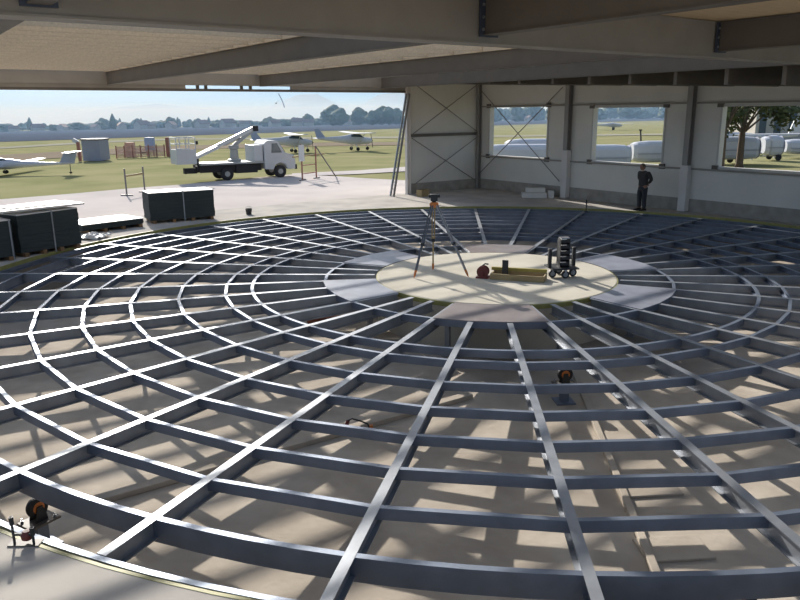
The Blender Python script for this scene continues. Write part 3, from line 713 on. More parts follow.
# far trees
LEAFD = mat('far_foliage', (62, 76, 52), .95, 0, .25, .35, 0, c2=(84, 96, 66)); TRUNK = mat('bark', (92, 78, 64), .9, 0, .2, 6, .3)
protos = []
def mk_tree(kind, h, wd, seed):
    t = bpy.data.objects.new('far_tree', None); COL.objects.link(t)
    b = MB(); rr = random.Random(seed)
    if kind == 'tall':
        b.lathe((0, 0, 0), [(wd * .5 * k, h * z) for k, z in ((.25, .12), (.95, .22), (1, .4), (.8, .6), (.5, .8), (.12, 1))], 9)
        b.v = [(x * (1 + .25 * noise.noise(V((x, y, z)) * .9)), y * (1 + .25 * noise.noise(V((x, y, z + 9)) * .9)), z) for x, y, z in b.v]
    else:
        for i in range(7):
            a = rr.uniform(0, 6.3); q = rr.uniform(0, .32) * wd
            b.blob((q * cos(a), q * sin(a), h * rr.uniform(.26, .70)), (wd * rr.uniform(.24, .36), wd * rr.uniform(.24, .36), h * rr.uniform(.24, .30)), 2, .35, 1.3, seed * 9 + i)
    b.build('crown', LEAFD, t, smooth=False)
    b = MB(); b.tube([(0, 0, 0), (0, 0, h * .5)], [wd * .05, wd * .03], 6); b.build('trunk', TRUNK, t)
    return t
protos = [mk_tree('round', 8, 9, 1), mk_tree('round', 7, 11, 2), mk_tree('round', 10, 10, 3), mk_tree('tall', 11, 5, 4)]
used = set()
tl = ['round dark tree in the far row beyond the runway', 'wide low dark tree in the far row beyond the runway', 'big full dark tree in the far row beyond the runway', 'slender pointed tree in the far row beyond the runway']
def put_tree(px, t, k, s):
    if k in used: o = copy_tree(protos[k])
    else: o = protos[k]; used.add(k)
    p = far(px, t); o.location = (p.x, p.y, p.z - .3); o.rotation_euler = (0, 0, random.uniform(0, 6)); o.scale = (s, s, s)
    tag(o, tl[k], 'tree', 'far trees beyond the runway')
for i in range(112):
    px = -16 + i * 3.9 + random.uniform(-2, 2); put_tree(px, 520 + 26 * (i % 6), random.choice((0, 1, 1, 1, 2, 0, 3) if px < 300 else (0, 1, 2)), random.uniform(.6, .95) * (1.0 if px < 300 else 1.15))
for px, s in ((114, .95), (335, 1.4), (342, 1.15), (361, 1.2), (384, 1.25), (391, 1.15), (398, 1.1), (374, .95)): put_tree(px, {335: 462, 342: 442, 361: 462, 384: 462, 391: 440, 398: 462, 374: 440}.get(px, 480), 2 if px != 114 else 3, s)
for i in range(34):
    px = 484 + i * 6.1 + random.uniform(-2, 2); put_tree(px, 520 + 30 * (i % 6), random.choice((0, 1, 2)), random.uniform(1.1, 1.6))
# far houses
HW = mat('house_render', (172, 168, 160), .9, 0, .06, .5); HR = mat('house_roof', (118, 92, 84), .9, 0, .1, .5)
hs = [(14, .9), (38, 1.1), (63, 1), (96, .9), (122, 1.1), (143, 1.3), (150, 1), (172, 1.1), (203, 1.2), (229, 1.3), (246, 1.0), (276, 1), (300, 1.2), (310, 1.0), (349, 1), (531, .9)]
hp = None
for i, (px, s) in enumerate(hs):
    if hp is None:
        hp = bpy.data.objects.new('far_house', None); COL.objects.link(hp)
        b = MB(); b.box((0, 0, 2.2), (11, 8, 4.4)); b.add([(-5.5, -4, 4.4), (-5.5, 4, 4.4), (-5.5, 0, 7.6), (5.5, -4, 4.4), (5.5, 4, 4.4), (5.5, 0, 7.6)], [[0, 1, 2], [3, 5, 4]]); b.build('walls', HW, hp)
        b = MB(); b.add([(-6, -4.6, 4.1), (6, -4.6, 4.1), (6, 0, 7.9), (-6, 0, 7.9), (6, 4.6, 4.1), (-6, 4.6, 4.1), (-6, -4.6, 3.8), (6, -4.6, 3.8), (6, 0, 7.6), (-6, 0, 7.6), (6, 4.6, 3.8), (-6, 4.6, 3.8)], [[0, 1, 2, 3], [3, 2, 4, 5], [6, 9, 8, 7], [9, 11, 10, 8], [0, 6, 7, 1], [4, 10, 11, 5], [0, 3, 9, 6], [3, 5, 11, 9], [1, 7, 8, 2], [2, 8, 10, 4]]); b.build('roof', HR, hp)
        o = hp
    else: o = copy_tree(hp)
    p = far(px, 507 - 4 * (i % 2)); o.location = p; o.rotation_euler = (0, 0, random.uniform(0, 3)); o.scale = (s * .62, s * .62, s * .56)
    tag(o, 'small pale gabled house among the far trees beyond the runway', 'house', 'far village houses')

# aircraft
AW = mat('aircraft_white', (188, 190, 196), .35, 0, .03, 3); AB = mat('aircraft_grey_blue', (150, 158, 178), .4, 0, .05, 3); AG = mat('cockpit_glass', (60, 76, 88), .15, 0, .05, 3); TYRE = mat('tyre', (36, 36, 38), .8, 0, .1, 8)
AR = mat('trim_colour', (90, 104, 140), .4, 0, .05, 3)
def ell(x, cz, ry, rz, n=14, cy=0): return [(x, cy + ry * cos(2 * pi * k / n), cz + rz * sin(2 * pi * k / n)) for k in range(n)]
def foil(b, p0, c0, p1, c1, th):   # tapered slab from p0 to p1 with chords along x
    r = []
    for p, c in ((p0, c0), (p1, c1)):
        p = V(p); k = c * th
        r.append([p + V((c * x, 0, k * z)) for x, z in ((.5, 0), (.35, .4), (.05, .5), (-.5, .05), (-.5, -.05), (.05, -.25), (.38, -.2))])
    b.loft(r)
def cessna(label, loc, rz, tailm):
    t = thing('light_aircraft', label, 'aircraft', loc, rz, 'parked high wing aircraft'); t.scale = (.72, .72, .72)
    b = MB(); b.loft([ell(x, z, y, h) for x, z, y, h in ((-5.2, 1.75, .06, .12), (-3.6, 1.62, .2, .28), (-1.6, 1.5, .45, .5), (-.3, 1.5, .55, .72), (.8, 1.45, .56, .72), (1.2, 1.32, .54, .52), (2.2, 1.25, .45, .42), (2.6, 1.25, .28, .28))]); b.build('fuselage', AW, t, smooth=True)
    b = MB()
    for s in (1, -1): foil(b, (.5, 0, 2.26), 1.62, (.45, 5.45 * s, 2.42), 1.12, .13)
    b.build('wing', AW, t)
    b = MB(); b.add([(-4.0, .05, 1.75), (-5.3, .05, 1.8), (-5.65, .03, 3.0), (-5.0, .03, 3.0), (-4.0, -.05, 1.75), (-5.3, -.05, 1.8), (-5.65, -.03, 3.0), (-5.0, -.03, 3.0)], [[0, 1, 2, 3], [7, 6, 5, 4], [0, 3, 7, 4], [3, 2, 6, 7], [2, 1, 5, 6], [1, 0, 4, 5]]); b.build('tail_fin', tailm, t)
    b = MB()
    for s in (1, -1): foil(b, (-4.9, 0, 1.72), 1.0, (-5.0, 1.7 * s, 1.74), .7, .1)
    b.build('tailplane', AW, t)
    b = MB(); b.loft([ell(x, z, y, h) for x, z, y, h in ((-.5, 1.92, .5, .2), (.1, 1.95, .575, .25), (.9, 1.9, .57, .26), (1.3, 1.72, .46, .14))]); b.build('cabin_glass', AG, t, smooth=True)
    for s in (1, -1): b = MB(); b.bar((.6, .5 * s, 1.1), (.5, 2.6 * s, 2.26), .1, .04); b.build('wing_strut', AW, t)
    for x, y in ((.1, 1.2), (.1, -1.2), (2.0, 0)):
        b = MB(); b.lathe((x, y - .08, .24), [(.15, 0), (.24, .03), (.24, .13), (.15, .16)], 16, (0, 1, 0)); w_ = b.build('wheel', TYRE, t)
        b = MB(); b.tube([(x, y, .24), (x * .95, y * .35, 1.0)], .05, 6); b.build('gear_leg', AW, t)
    b = MB(); b.lathe((2.55, 0, 1.25), [(.16, 0), (.13, .12), (.02, .3)], 12, (1, 0, 0)); b.bar((2.68, -.3, .35), (2.68, .3, 2.15), .04, .12); b.build('propeller', DARK, t)
    return t
p = ground(293, 152.5); cessna('high wing light aircraft parked on the grass just behind the truck cab', p, SCR + .35, AB)
p = ground(354, 150.5); cessna('high wing light aircraft parked right of the other one, beside the ladder', p, SCR + .45, AB)
# motor glider at the left edge
p = far(-1, 46); t = thing('motor_glider', 'pale low wing motor glider half out of view at the left edge', 'aircraft', p, SCR + pi + .08); t.scale = (.9, .9, .62)
b = MB(); b.loft([ell(x, z, y, h) for x, z, y, h in ((-4.6, 1.05, .06, .1), (-3.0, 1.0, .12, .18), (-1.4, 1.0, .25, .32), (-.4, 1.05, .42, .52), (.8, 1.08, .5, .6), (1.8, 1.0, .48, .48), (2.6, .95, .3, .3), (2.9, .95, .1, .1))]); b.build('fuselage', AW, t, smooth=True)
b = MB(); b.loft([ell(x, z, y, h) for x, z, y, h in ((-.3, 1.42, .3, .1), (.3, 1.5, .42, .22), (1.2, 1.45, .42, .24), (1.8, 1.3, .3, .1))]); b.build('canopy', AG, t, smooth=True)
b = MB()
for s in (1, -1): foil(b, (.4, 0, .8), 1.2, (.3, 7.2 * s, 1.0), .7, .13)
b.build('wing', AW, t)
b = MB(); b.add([(-3.7, .05, 1.0), (-4.7, .05, 1.0), (-4.95, .03, 2.15), (-4.1, .03, 2.15), (-3.7, -.05, 1.0), (-4.7, -.05, 1.0), (-4.95, -.03, 2.15), (-4.1, -.03, 2.15)], [[0, 1, 2, 3], [7, 6, 5, 4], [0, 3, 7, 4], [3, 2, 6, 7], [2, 1, 5, 6], [1, 0, 4, 5]]); b.build('tail_fin', AB, t)
b = MB()
for s in (1, -1): foil(b, (-4.5, 0, 2.14), .7, (-4.6, 1.4 * s, 2.14), .5, .1)
b.build('tailplane', AW, t)
for x, y in ((.3, .8), (.3, -.8)):
    b = MB(); b.lathe((x, y - .07, .2), [(.12, 0), (.2, .03), (.2, .11), (.12, .14)], 14, (0, 1, 0)); b.build('wheel', TYRE, t); b = MB(); b.tube([(x, y, .2), (x, y * .8, .8)], .05, 6); b.build('gear_leg', AW, t)
b = MB(); b.lathe((-4.4, -.03, .1), [(.06, 0), (.1, .02), (.1, .05), (.06, .07)], 12, (0, 1, 0)); b.tube([(-4.4, 0, .1), (-4.4, 0, 1.0)], .025, 6); b.build('tail_wheel', TYRE, t)

# truck with boom lift
pf, pb_ = ground(281, 177.6), ground(228, 180.6); pb_.z = pf.z = 0
hx = (pf - pb_).normalized(); L = (pf - pb_).length; ta = atan2(hx.y, hx.x)
k = L / 3.3; t = thing('lift_truck', 'white cab truck with a flat dark bed carrying a folded boom lift', 'truck', pb_, ta); t.scale = (k, k, k)
TW = mat('truck_white', (182, 184, 186), .4, 0, .03, 3); TG = mat('truck_grey', (150, 152, 150), .5, 0, .05, 3)
def P(b, prof, y0, y1): # side profile (x,z) extruded across y
    n = len(prof); vs = [(x, y, z) for y in (y0, y1) for x, z in prof]
    return b.add(vs, [list(range(n)), list(range(n, 2 * n))[::-1]] + [[i, (i + 1) % n, n + (i + 1) % n, n + i] for i in range(n)])
b = MB(); P(b, [(2.3, .55), (2.3, 2.0), (2.5, 2.22), (3.0, 2.22), (3.25, 2.1), (3.62, 1.5), (4.2, 1.32), (4.28, .95), (4.28, .5), (3.75, .5), (3.6, .8), (3.3, .9), (3.0, .8), (2.85, .5)], -.05, 1.75); b.build('cab', TW, t, bevel=.04)
b = MB(); P(b, [(2.75, 1.5), (2.8, 2.05), (3.12, 2.05), (3.42, 1.5)], -.07, 1.77); b.build('side_window', AG, t)
b = MB(); b.add([(3.28, .1, 2.03), (3.28, 1.6, 2.03), (3.6, 1.65, 1.52), (3.6, .05, 1.52), (3.26, .1, 2.01), (3.26, 1.6, 2.01), (3.58, 1.65, 1.5), (3.58, .05, 1.5)], [[0, 1, 2, 3], [4, 7, 6, 5], [0, 4, 5, 1], [1, 5, 6, 2], [2, 6, 7, 3], [3, 7, 4, 0]]); b.v = [(x + .05, y, z + .03) for x, y, z in b.v]; b.build('windscreen', AG, t)
b = MB(); b.box((4.3, .85, .62), (.12, 1.8, .28)); b.build('bumper', TYRE, t)
b = MB(); b.box((.35, .85, .98), (3.8, 1.9, .1)); b.build('load_bed', TG, t)
b = MB(); b.box((.3, .2, .7), (3.7, .14, .4)).box((.3, 1.5, .7), (3.7, .14, .4)).box((1.2, .85, .62), (1.3, 1.7, .45)); b.build('chassis', TYRE, t)
for x, y in ((0, -.02), (0, 1.52), (3.3, -.02), (3.3, 1.52)):
    b = MB(); b.lathe((x, y, .38), [(.26, 0), (.38, .04), (.38, .2), (.26, .24)], 20, (0, 1, 0)); w_ = b.build('wheel', TYRE, t)
    b = MB(); b.lathe((x, y - .01, .38), [(.08, 0), (.2, .015), (.2, .25), (.08, .26)], 14, (0, 1, 0)); b.build('rim', TG, w_)
b = MB(); b.box((1.98, .85, 1.5), (.55, 1.6, .95)); b.build('tool_locker', TW, t, bevel=.03)
b = MB(); b.lathe((.75, .85, 1.03), [(.4, 0), (.4, .12), (.26, .18), (.22, .7), (.3, .75), (.3, .95)], 18); b.build('turret', TG, t)
b = MB(); b.bar((2.15, .85, 2.98), (-1.75, .85, 1.3), .22, .22); b.build('main_boom', TW, t)
b = MB(); b.bar((.75, .85, 1.95), (1.95, .85, 2.82), .2, .2); b.build('riser_boom', TG, t)
b = MB(); b.bar((-.3, .55, 1.9), (-1.75, .55, 1.3), .16, .18); b.build('jib', TW, t)
b = MB(); b.bar((.2, .95, 1.98), (1.2, .95, 2.42), .1, .1); b.build('lift_cylinder', GALV, t)
b = MB(); b.box((2.12, .85, 2.92), (.3, .4, .32)); b.build('boom_hinge', TYRE, t)
bk = MB(); bk.box((-2.25, .85, 1.05), (1.1, 1.4, .06)); bk.box((-2.25, .16, 1.45), (1.1, .03, .8)).box((-2.25, 1.54, 1.45), (1.1, .03, .8)); bk.box((-2.79, .85, 1.45), (.03, 1.4, .8))
for x in (-2.79, -2.25, -1.71):
    for y in (.16, 1.54): bk.bar((x, y, 1.05), (x, y, 2.5), .045, .045)
for z in (2.15, 2.5): bk.bar((-2.79, .16, z), (-1.71, .16, z), .045, .045).bar((-2.79, 1.54, z), (-1.71, 1.54, z), .045, .045).bar((-2.79, .16, z), (-2.79, 1.54, z), .045, .045).bar((-1.71, .16, z), (-1.71, 1.54, z), .045, .045)
bk.build('work_basket', TW, t)
b = MB(); b.box((-1.2, .5, .75), (1.0, .5, .28)).box((-2.0, .6, .62), (.7, .4, .3)).bar((-2.3, .6, .5), (-.9, .6, .6), .1, .1); b.build('rear_coupling', TYRE, t)
b = MB(); b.box((-1.55, .5, 1.05), (.12, .12, .5)).box((-1.55, .5, 2.2), (.16, .16, .2)); b.build('control_box', TYRE, t)

# pole stands on the apron
POLE = mat('grey_pole', (112, 108, 108), .6, .2, .05, 5); RW = mat('rusty_red_pole', (150, 104, 92), .7, 0, .1, 5)
a, c = ground(127, 196), ground(145, 192.5); ax = (c - a); L = ax.length; ctr = (a + c) / 2
t = thing('trestle_barrier', 'thin two post barrier standing on the apron behind the dark bundle', 'barrier', ctr, atan2(ax.y, ax.x))
for s in (-1, 1):
    b = MB(); b.bar((s * L / 2, 0, .03), (s * L / 2, 0, 1.2), .05, .05); b.build('post', POLE, t)
    b = MB(); b.bar((s * L / 2, -.3, .03), (s * L / 2, .3, .03), .06, .06); b.build('foot', POLE, t)
b = MB(); b.bar((-L / 2, 0, .88), (L / 2, 0, .88), .03, .08); b.build('cross_bar', WOOD, t)
a, c = ground(302.5, 180.5), ground(316.5, 178.5); ax = (c - a); L = ax.length; an = atan2(ax.y, ax.x)
t = thing('sign_stand', 'tall post stand with a pale panel and slanting prop in front of the truck', 'stand', a, an)
for x, z1 in ((0, 1.9), (L, 1.75)):
    b = MB(); b.bar((x, 0, .03), (x, 0, z1), .06, .06); b.build('post', RW, t); b = MB(); b.bar((x - .25, 0, .03), (x + .3, 0, .03), .06, .06); b.build('foot', POLE, t)
b = MB(); b.box((-.06, -.05, 1.45), (.48, .03, .85)); b.build('panel', AW, t)
b = MB(); b.bar((0, 0, .8), (L, 0, .8), .04, .05).bar((0, 0, .35), (L, 0, .35), .04, .05); b.build('rail', RW, t)
b = MB(); b.bar((L - .15, -.1, 1.8), (L + 1.25, -.45, .03), .05, .05); b.build('slanting_prop', POLE, t)
b = MB(); b.bar((-.7, .06, 1.28), (L + .95, .06, 1.3), .06, .07); b.build('long_pole', WOOD, t)
# fence and boxes on the far side of the grass
FEN = mat('orange_net', (190, 150, 136), .8, 0, .15, 3); GREYP = mat('grey_cabin', (146, 148, 160), .7, 0, .05, 2); BLU = mat('blue_box', (140, 160, 190), .6, 0, .05, 2)
p = ground(97, 160.5); m_ = (p - CAM).dot(FH) / F
t = thing('site_cabin', 'plain grey box standing on the far side of the grass', 'cabin', p, SCR - .1)
b = MB(); b.box((0, 0, 10.2 * m_), (18 * m_, 1.6, 20 * m_)); b.build('cabin_body', GREYP, t); b = MB(); b.box((0, 0, 20.4 * m_), (19 * m_, 1.8, .12)); b.build('cabin_roof', POLE, t)
p = ground(80.5, 161); t = thing('leaning_lamp_post', 'short post with a tilted white lamp left of the grey box', 'post', p, SCR)
b = MB(); b.bar((0, 0, 0), (-.05, 0, 18 * m_), .22, .22); b.build('post', RW, t); b = MB(); b.bar((0, 0, 17.5 * m_), (-5 * m_, 0, 20.5 * m_), .2, .3); b.build('lamp', AW, t)
a, c = ground(117, 158.5), ground(165, 156.8); n = 7; ax = c - a
t = thing('net_fence', 'pale orange net fence along the far edge of the grass', 'fence', a, 0); o_ = V(a)
for i in range(n):
    q = a.lerp(c, i / (n - 1)); b = MB(o_); b.bar(q, q + V((0, 0, 13 * m_)), .08, .08); b.build('post', RW, t)
b = MB(o_); u_ = V((0, 0, 1))
for z in range(1, 9): b.bar(a + u_ * (z * 1.4 * m_), c + u_ * (z * 1.4 * m_), .02, .9 * m_)
b.build('netting', FEN, t)
for px, w_, z0, z1, m, lab in ((131, 9, 0, 15, FEN, 'pinkish panel standing behind the net fence'), (151, 9, 6, 20, BLU, 'blue box on legs rising above the net fence'), (169, 3, 0, 20, RW, 'thin reddish post at the right end of the net fence')):
    p = ground(px, 156.5); t = thing('fence_box' if px != 169 else 'marker_post', lab, 'box' if px != 169 else 'post', p, SCR)
    b = MB(); b.box((0, 0, (z0 + z1) / 2 * m_), (w_ * m_, .6, (z1 - z0) * m_)); b.build('panel', m, t)
    if z0:
        for s in (-1, 1): b = MB(); b.box((s * w_ * .4 * m_, 0, z0 / 2 * m_), (.1, .1, z0 * m_)); b.build('leg', RW, t)
# paraglider
q = CAM + ray(281, 100.5) * 420; t = thing('paraglider', 'tiny dark paraglider canopy hanging in the sky above the village', 'paraglider', q, SCR)
b = MB(); vs = []
for i in range(13):
    a = -1.1 + 2.2 * i / 12
    for s in (-1, 1): vs.append((3.2 * sin(a) * .55 + 2.0 * (cos(a)) * .4, s * .7, 4.4 * -sin(a)))
b.add(vs, [[2 * i, 2 * i + 1, 2 * i + 3, 2 * i + 2] for i in range(12)]); o = b.build('canopy', AR, t); sd = o.modifiers.new('t', 'SOLIDIFY'); sd.thickness = .35
b = MB(); b.tube([(-.9, 0, 0), (-2.6, 0, -1.2)], .06, 5).blob((-2.9, 0, -1.5), .5, 1, 0); b.build('pilot_harness', DARK, t)

# trailers outside the windows
def trailer(px0, px1, t0, h, label, dark_end=None, rz=0.0, w=1.5):
    a, c = far(px0, t0), far(px1, t0); L = (c - a).length; ctr = (a + c) / 2
    t = thing('glider_trailer', label, 'trailer', ctr, SCR + rz, 'long white trailers outside the windows')
    z0 = .26; hh = (h - z0) / 2; cz = z0 + hh; b = MB(); r = []
    for x, k in ((-L / 2, .72), (-L / 2 + .25, .9), (-L / 2 + .9, 1), (L / 2 - .9, 1), (L / 2 - .25, .94), (L / 2, .8)):
        ring = []
        for i in range(16):
            a_ = 2 * pi * i / 16; ca, sa = cos(a_), sin(a_); e_ = .6
            ring.append((x, w / 2 * k * abs(ca) ** e_ * (1 if ca > 0 else -1), cz + hh * k * abs(sa) ** e_ * (1 if sa > 0 else -1)))
        r.append(ring)
    b.loft(r); b.build('trailer_body', AW, t, smooth=False)
    b = MB(); b.box((0, -w / 2 - .005, cz - .1), (L * .92, .02, .05)).box((0, w / 2 + .005, cz - .1), (L * .92, .02, .05)); b.build('side_moulding', GREYP, t)
    if dark_end is not None:
        b = MB(); b.lathe((L / 2 * dark_end, 0, cz), [(hh * .95, 0), (hh * .95, .04 * dark_end), (hh * .3, .06 * dark_end)], 18, (1, 0, 0)); b.build('end_door', GREYP, t)
    for y in (-w / 2 + .1, w / 2 - .1):
        b = MB(); b.lathe((.3, y - .08, .21), [(.14, 0), (.21, .03), (.21, .13), (.14, .16)], 16, (0, 1, 0)); b.build('wheel', TYRE, t)
    b = MB(); b.bar((-L / 2 - 1.0, 0, .42), (-L / 2 + .3, 0, .5), .1, .1); b.build('drawbar', GREYP, t)
    b = MB(); b.bar((-L / 2 - .6, 0, .42), (-L / 2 - .6, 0, .0), .06, .06); b.build('prop_stand', GREYP, t)
trailer(484, 562, 44, 1.62, 'long white trailer seen through the cross braced first window')
trailer(508, 575, 49, 1.75, 'white trailer behind the other one outside the first window', w=1.6)
trailer(580, 633, 44, 1.55, 'white trailer in the left half of the second window', 1)
trailer(636, 712, 47, 1.62, 'long white trailer in the right half of the second window')
trailer(712, 762, 49, 1.75, 'white rounded trailer behind the tree trunk in the third window', 1)
trailer(768, 786, 52, 1.7, 'short white trailer just right of the rounded one in the third window', 1)
trailer(790, 850, 54, 1.35, 'low white trailer at the right edge of the third window')
# glider behind the trailers
p = far(738, 60); t = thing('white_glider', 'white glider with a long wing parked behind the trailers in the third window', 'aircraft', p, SCR + pi + .1)
b = MB(); b.loft([ell(x, z, y, h) for x, z, y, h in ((-5.5, 1.4, .06, .1), (-2.5, 1.3, .15, .18), (-.6, 1.3, .3, .38), (.8, 1.3, .34, .42), (1.8, 1.2, .26, .3), (2.6, 1.1, .06, .07))]); b.build('fuselage', AW, t, smooth=True)
b = MB(); b.loft([ell(x, z, y, h) for x, z, y, h in ((.2, 1.62, .2, .08), (.8, 1.66, .28, .2), (1.5, 1.52, .24, .14), (1.9, 1.4, .12, .05))]); b.build('canopy', AG, t, smooth=True)
b = MB(); vs_ = [];
for s, rx in ((1, -6.2), (-1, 1.2)): foil(b, (0, 0, 1.5), .95, (rx * 1.0, 7.5 * s, 1.75), .5, .13)
b.build('wing', AW, t)
b = MB(); b.add([(-4.6, .04, 1.4), (-5.6, .04, 1.4), (-5.75, .03, 2.7), (-5.1, .03, 2.7), (-4.6, -.04, 1.4), (-5.6, -.04, 1.4), (-5.75, -.03, 2.7), (-5.1, -.03, 2.7)], [[0, 1, 2, 3], [7, 6, 5, 4], [0, 3, 7, 4], [3, 2, 6, 7], [2, 1, 5, 6], [1, 0, 4, 5]]); b.build('tail_fin', AW, t)
b = MB(); b.lathe((.4, -.06, .3), [(.2, 0), (.3, .03), (.3, .09), (.2, .12)], 14, (0, 1, 0)); b.box((.4, 0, .75), (.5, .1, .7)); b.build('wheel', TYRE, t)
# pale building and dark trees behind
p = far(800, 84); t = thing('pale_building', 'long pale building with dark tall windows behind the tree in the third window', 'building', p, SCR - .05)
m_ = 92 / F; b = MB(); b.box((0, 4, 2.4), (70 * m_, 8, 4.8)); b.build('walls', HW, t)
b = MB(); b.box((0, 4, 4.95), (72 * m_, 8.6, .3)); b.build('roof', HR, t)
for i in range(5): b = MB(); b.box((-29 * m_ + i * 13 * m_, -.02, 1.9), (6 * m_, .06, 2.6)); b.build('window', AG, t)
DKT = mat('near_foliage', (58, 68, 38), .8, 0, .3, 1.2, 0, c2=(96, 100, 52))
for i, (px, h_) in enumerate(((735, 8), (758, 9), (786, 9), (806, 8.5), (830, 9))):
    o = copy_tree(protos[i % 3]); p = far(px, 112 + i * 3); o.location = (p.x, p.y, p.z); o.scale = (1.0, 1.0, h_ / 8); o.rotation_euler = (0, 0, i * 1.3); tag(o, 'dark background tree rising behind the pale building', 'tree', 'dark trees behind the pale building')
# trees just outside the third window
def leafy(px, t0, tr, h, crown, label, seed, n=900, lean=0):
    p = far(px, t0); t = thing('leafy_tree', label, 'tree', p); rr = random.Random(seed)
    b = MB(); b.tube([(0, 0, -.05), (0, 0, .2), (lean * .3, 0, h * .35), (lean, 0, h * .8)], [tr * 1.35, tr, tr * .85, tr * .5], 10); b.build('trunk', TRUNK, t, smooth=True)
    b = MB(); cs = []
    for i in range(9):
        a = rr.uniform(0, 6.3); q = crown * rr.uniform(.35, .9); e_ = V((lean + q * cos(a), q * sin(a), h * rr.uniform(.62, 1.1))); cs.append(e_)
        b.tube([(lean * .6, 0, h * .45), V((lean * .8, 0, h * .55)).lerp(e_, .5) + V((0, 0, .2)), e_], [tr * .35, tr * .2, tr * .06], 6)
    b.build('branch', TRUNK, t)
    b = MB()
    for i in range(n):
        c_ = rr.choice(cs); d = V((rr.gauss(0, 1), rr.gauss(0, 1), rr.gauss(0, .7))).normalized() * crown * .42 * rr.random() ** .5
        q = c_ + d; x = V((rr.gauss(0, 1), rr.gauss(0, 1), rr.gauss(0, 1))).normalized(); y = x.orthogonal().normalized(); s = rr.uniform(.13, .24)
        b.add([q - x * s, q + y * s * .55, q + x * s, q - y * s * .55], [[0, 1, 2, 3]])
    b.build('foliage', DKT, t, recalc=False)
leafy(747, 46, .23, 4.5, 3.0, 'leafy tree with a stout dark trunk standing in the middle of the third window', 3, 3000)
leafy(728.5, 43, .2, 5.0, 2.2, 'leafy tree whose brown trunk shows at the left edge of the third window', 5, 800)
# small far things seen through the second window
p = ground(612, 130); cs_ = thing('parked_glider', 'small white glider far off on the grass in the second window', 'aircraft', p, SCR + .3)
b = MB(); b.loft([ell(x, z, y, h) for x, z, y, h in ((-4, 1.0, .06, .1), (-1.5, 1.0, .2, .25), (0, 1, .4, .5), (1.5, .9, .35, .42), (2.4, .8, .05, .06))]); b.build('fuselage', AW, cs_, smooth=True)
b = MB()
for s in (1, -1): foil(b, (0, 0, 1.2), 1.0, (0, 7 * s, 1.4), .5, .13)
b.build('wing', AW, cs_)
b = MB(); b.box((-3.8, 0, 1.6), (.7, .06, 1.2)); b.build('tail_fin', AW, cs_); b = MB(); b.box((.3, 0, .3), (.5, .15, .6)); b.build('wheel', TYRE, cs_)
p = ground(641, 145); t = thing('field_post', 'short dark post on the grass beyond the trailers in the second window', 'post', p); b = MB(); b.bar((0, 0, 0), (-.15, 0, 1.5), .14, .14); b.build('post', TYRE, t); b = MB(); b.box((-.15, 0, 1.5), (.3, .2, .12)); b.build('cap', TYRE, t)
#OUTSIDE-END
# haze lying over the far airfield
hm = bpy.data.materials.new('haze_air'); hm.use_nodes = True; nt = hm.node_tree; nt.nodes.remove(nt.nodes['Principled BSDF'])
vsn = nt.nodes.new('ShaderNodeVolumeScatter'); vsn.inputs['Color'].default_value = (.24, .38, .56, 1); vsn.inputs['Density'].default_value = .0013; vsn.inputs['Anisotropy'].default_value = .0
nt.links.new(vsn.outputs[0], nt.nodes['Material Output'].inputs['Volume'])
b = MB(); q = V((CAM.x, CAM.y, 0)); cs_ = [q + FH * y + RH * x for y, x in ((100, -900), (4900, -4800), (4900, 4800), (100, 900))]
b.prism([(p.x, p.y) for p in cs_], -150, 40); o = b.build('haze', hm); o['kind'] = 'stuff'; o['label'] = 'pale blue haze lying over the far airfield and the village'; o['category'] = 'haze'
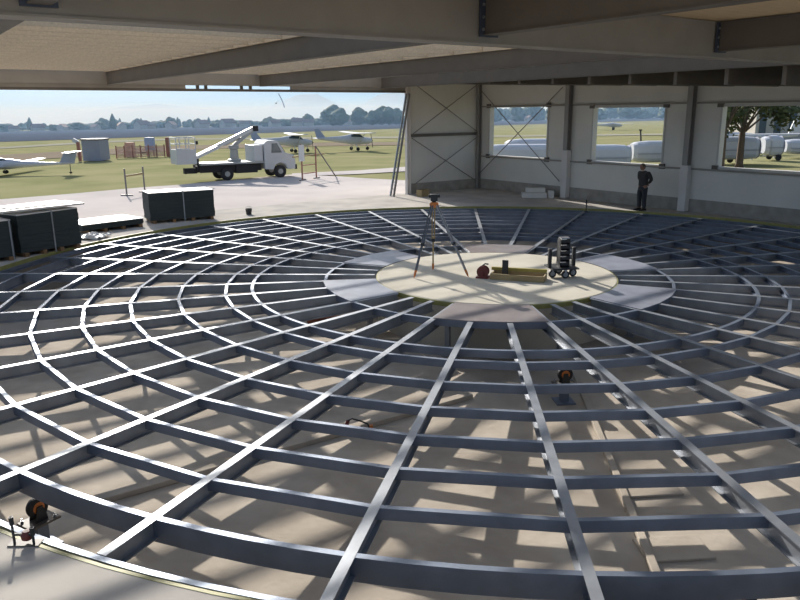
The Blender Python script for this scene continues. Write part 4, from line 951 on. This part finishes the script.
# ------------------------------------------------------------------ light
w = bpy.data.worlds.new('sky'); sc.world = w; w.use_nodes = True; nt = w.node_tree; bg = nt.nodes['Background']
tc = nt.nodes.new('ShaderNodeTexCoord'); sp = nt.nodes.new('ShaderNodeSeparateXYZ'); cr = nt.nodes.new('ShaderNodeValToRGB')
nt.links.new(tc.outputs['Generated'], sp.inputs[0]); nt.links.new(sp.outputs['Z'], cr.inputs[0])
e = cr.color_ramp.elements
e[0].position = 0; e[0].color = lin((152, 188, 226)); e[1].position = 1; e[1].color = (.18, .25, .38, 1)
k = e.new(.10); k.color = lin((156, 194, 232)); k = e.new(.14); k.color = (.40, .50, .64, 1); k = e.new(.25); k.color = (.20, .26, .36, 1)
vd = nt.nodes.new('ShaderNodeVectorMath'); vd.operation = 'DOT_PRODUCT'; vd.inputs[1].default_value = (-sin(rad(31)) * cos(rad(25)), cos(rad(31)) * cos(rad(25)), sin(rad(25)))
nt.links.new(tc.outputs['Generated'], vd.inputs[0])     # glow added to the sky round the sun to brighten the left beams
mxx = nt.nodes.new('ShaderNodeMath'); mxx.operation = 'MAXIMUM'; mxx.inputs[1].default_value = 0; nt.links.new(vd.outputs['Value'], mxx.inputs[0])
pw = nt.nodes.new('ShaderNodeMath'); pw.operation = 'POWER'; pw.inputs[1].default_value = 46; nt.links.new(mxx.outputs[0], pw.inputs[0])
gl = nt.nodes.new('ShaderNodeMix'); gl.data_type = 'RGBA'; gl.blend_type = 'ADD'; gl.clamp_result = False; gl.inputs[7].default_value = (10, 9.6, 9.0, 1)
nt.links.new(pw.outputs[0], gl.inputs[0]); nt.links.new(cr.outputs[0], gl.inputs[6])
nt.links.new(gl.outputs[2], bg.inputs[0]); bg.inputs[1].default_value = 1.0
sl = bpy.data.lights.new('sun', 'SUN'); so = bpy.data.objects.new('sun', sl); COL.objects.link(so)
ELEV, AZ = rad(25), rad(31)
sdir = V((sin(AZ) * cos(ELEV), -cos(AZ) * cos(ELEV), -sin(ELEV)))
so.rotation_euler = sdir.to_track_quat('-Z', 'Y').to_euler(); sl.energy = 5.2; sl.color = (1, .945, .87); sl.angle = rad(.55)
so.location = (0, 0, 40)
vs = sc.view_settings; vs.view_transform = 'Standard'; vs.look = 'None'; vs.gamma = 1; vs.exposure = 0.5; vs.use_curve_mapping = False
sc.cycles.use_denoising = True
sc.cycles.max_bounces = 8; sc.cycles.diffuse_bounces = 5
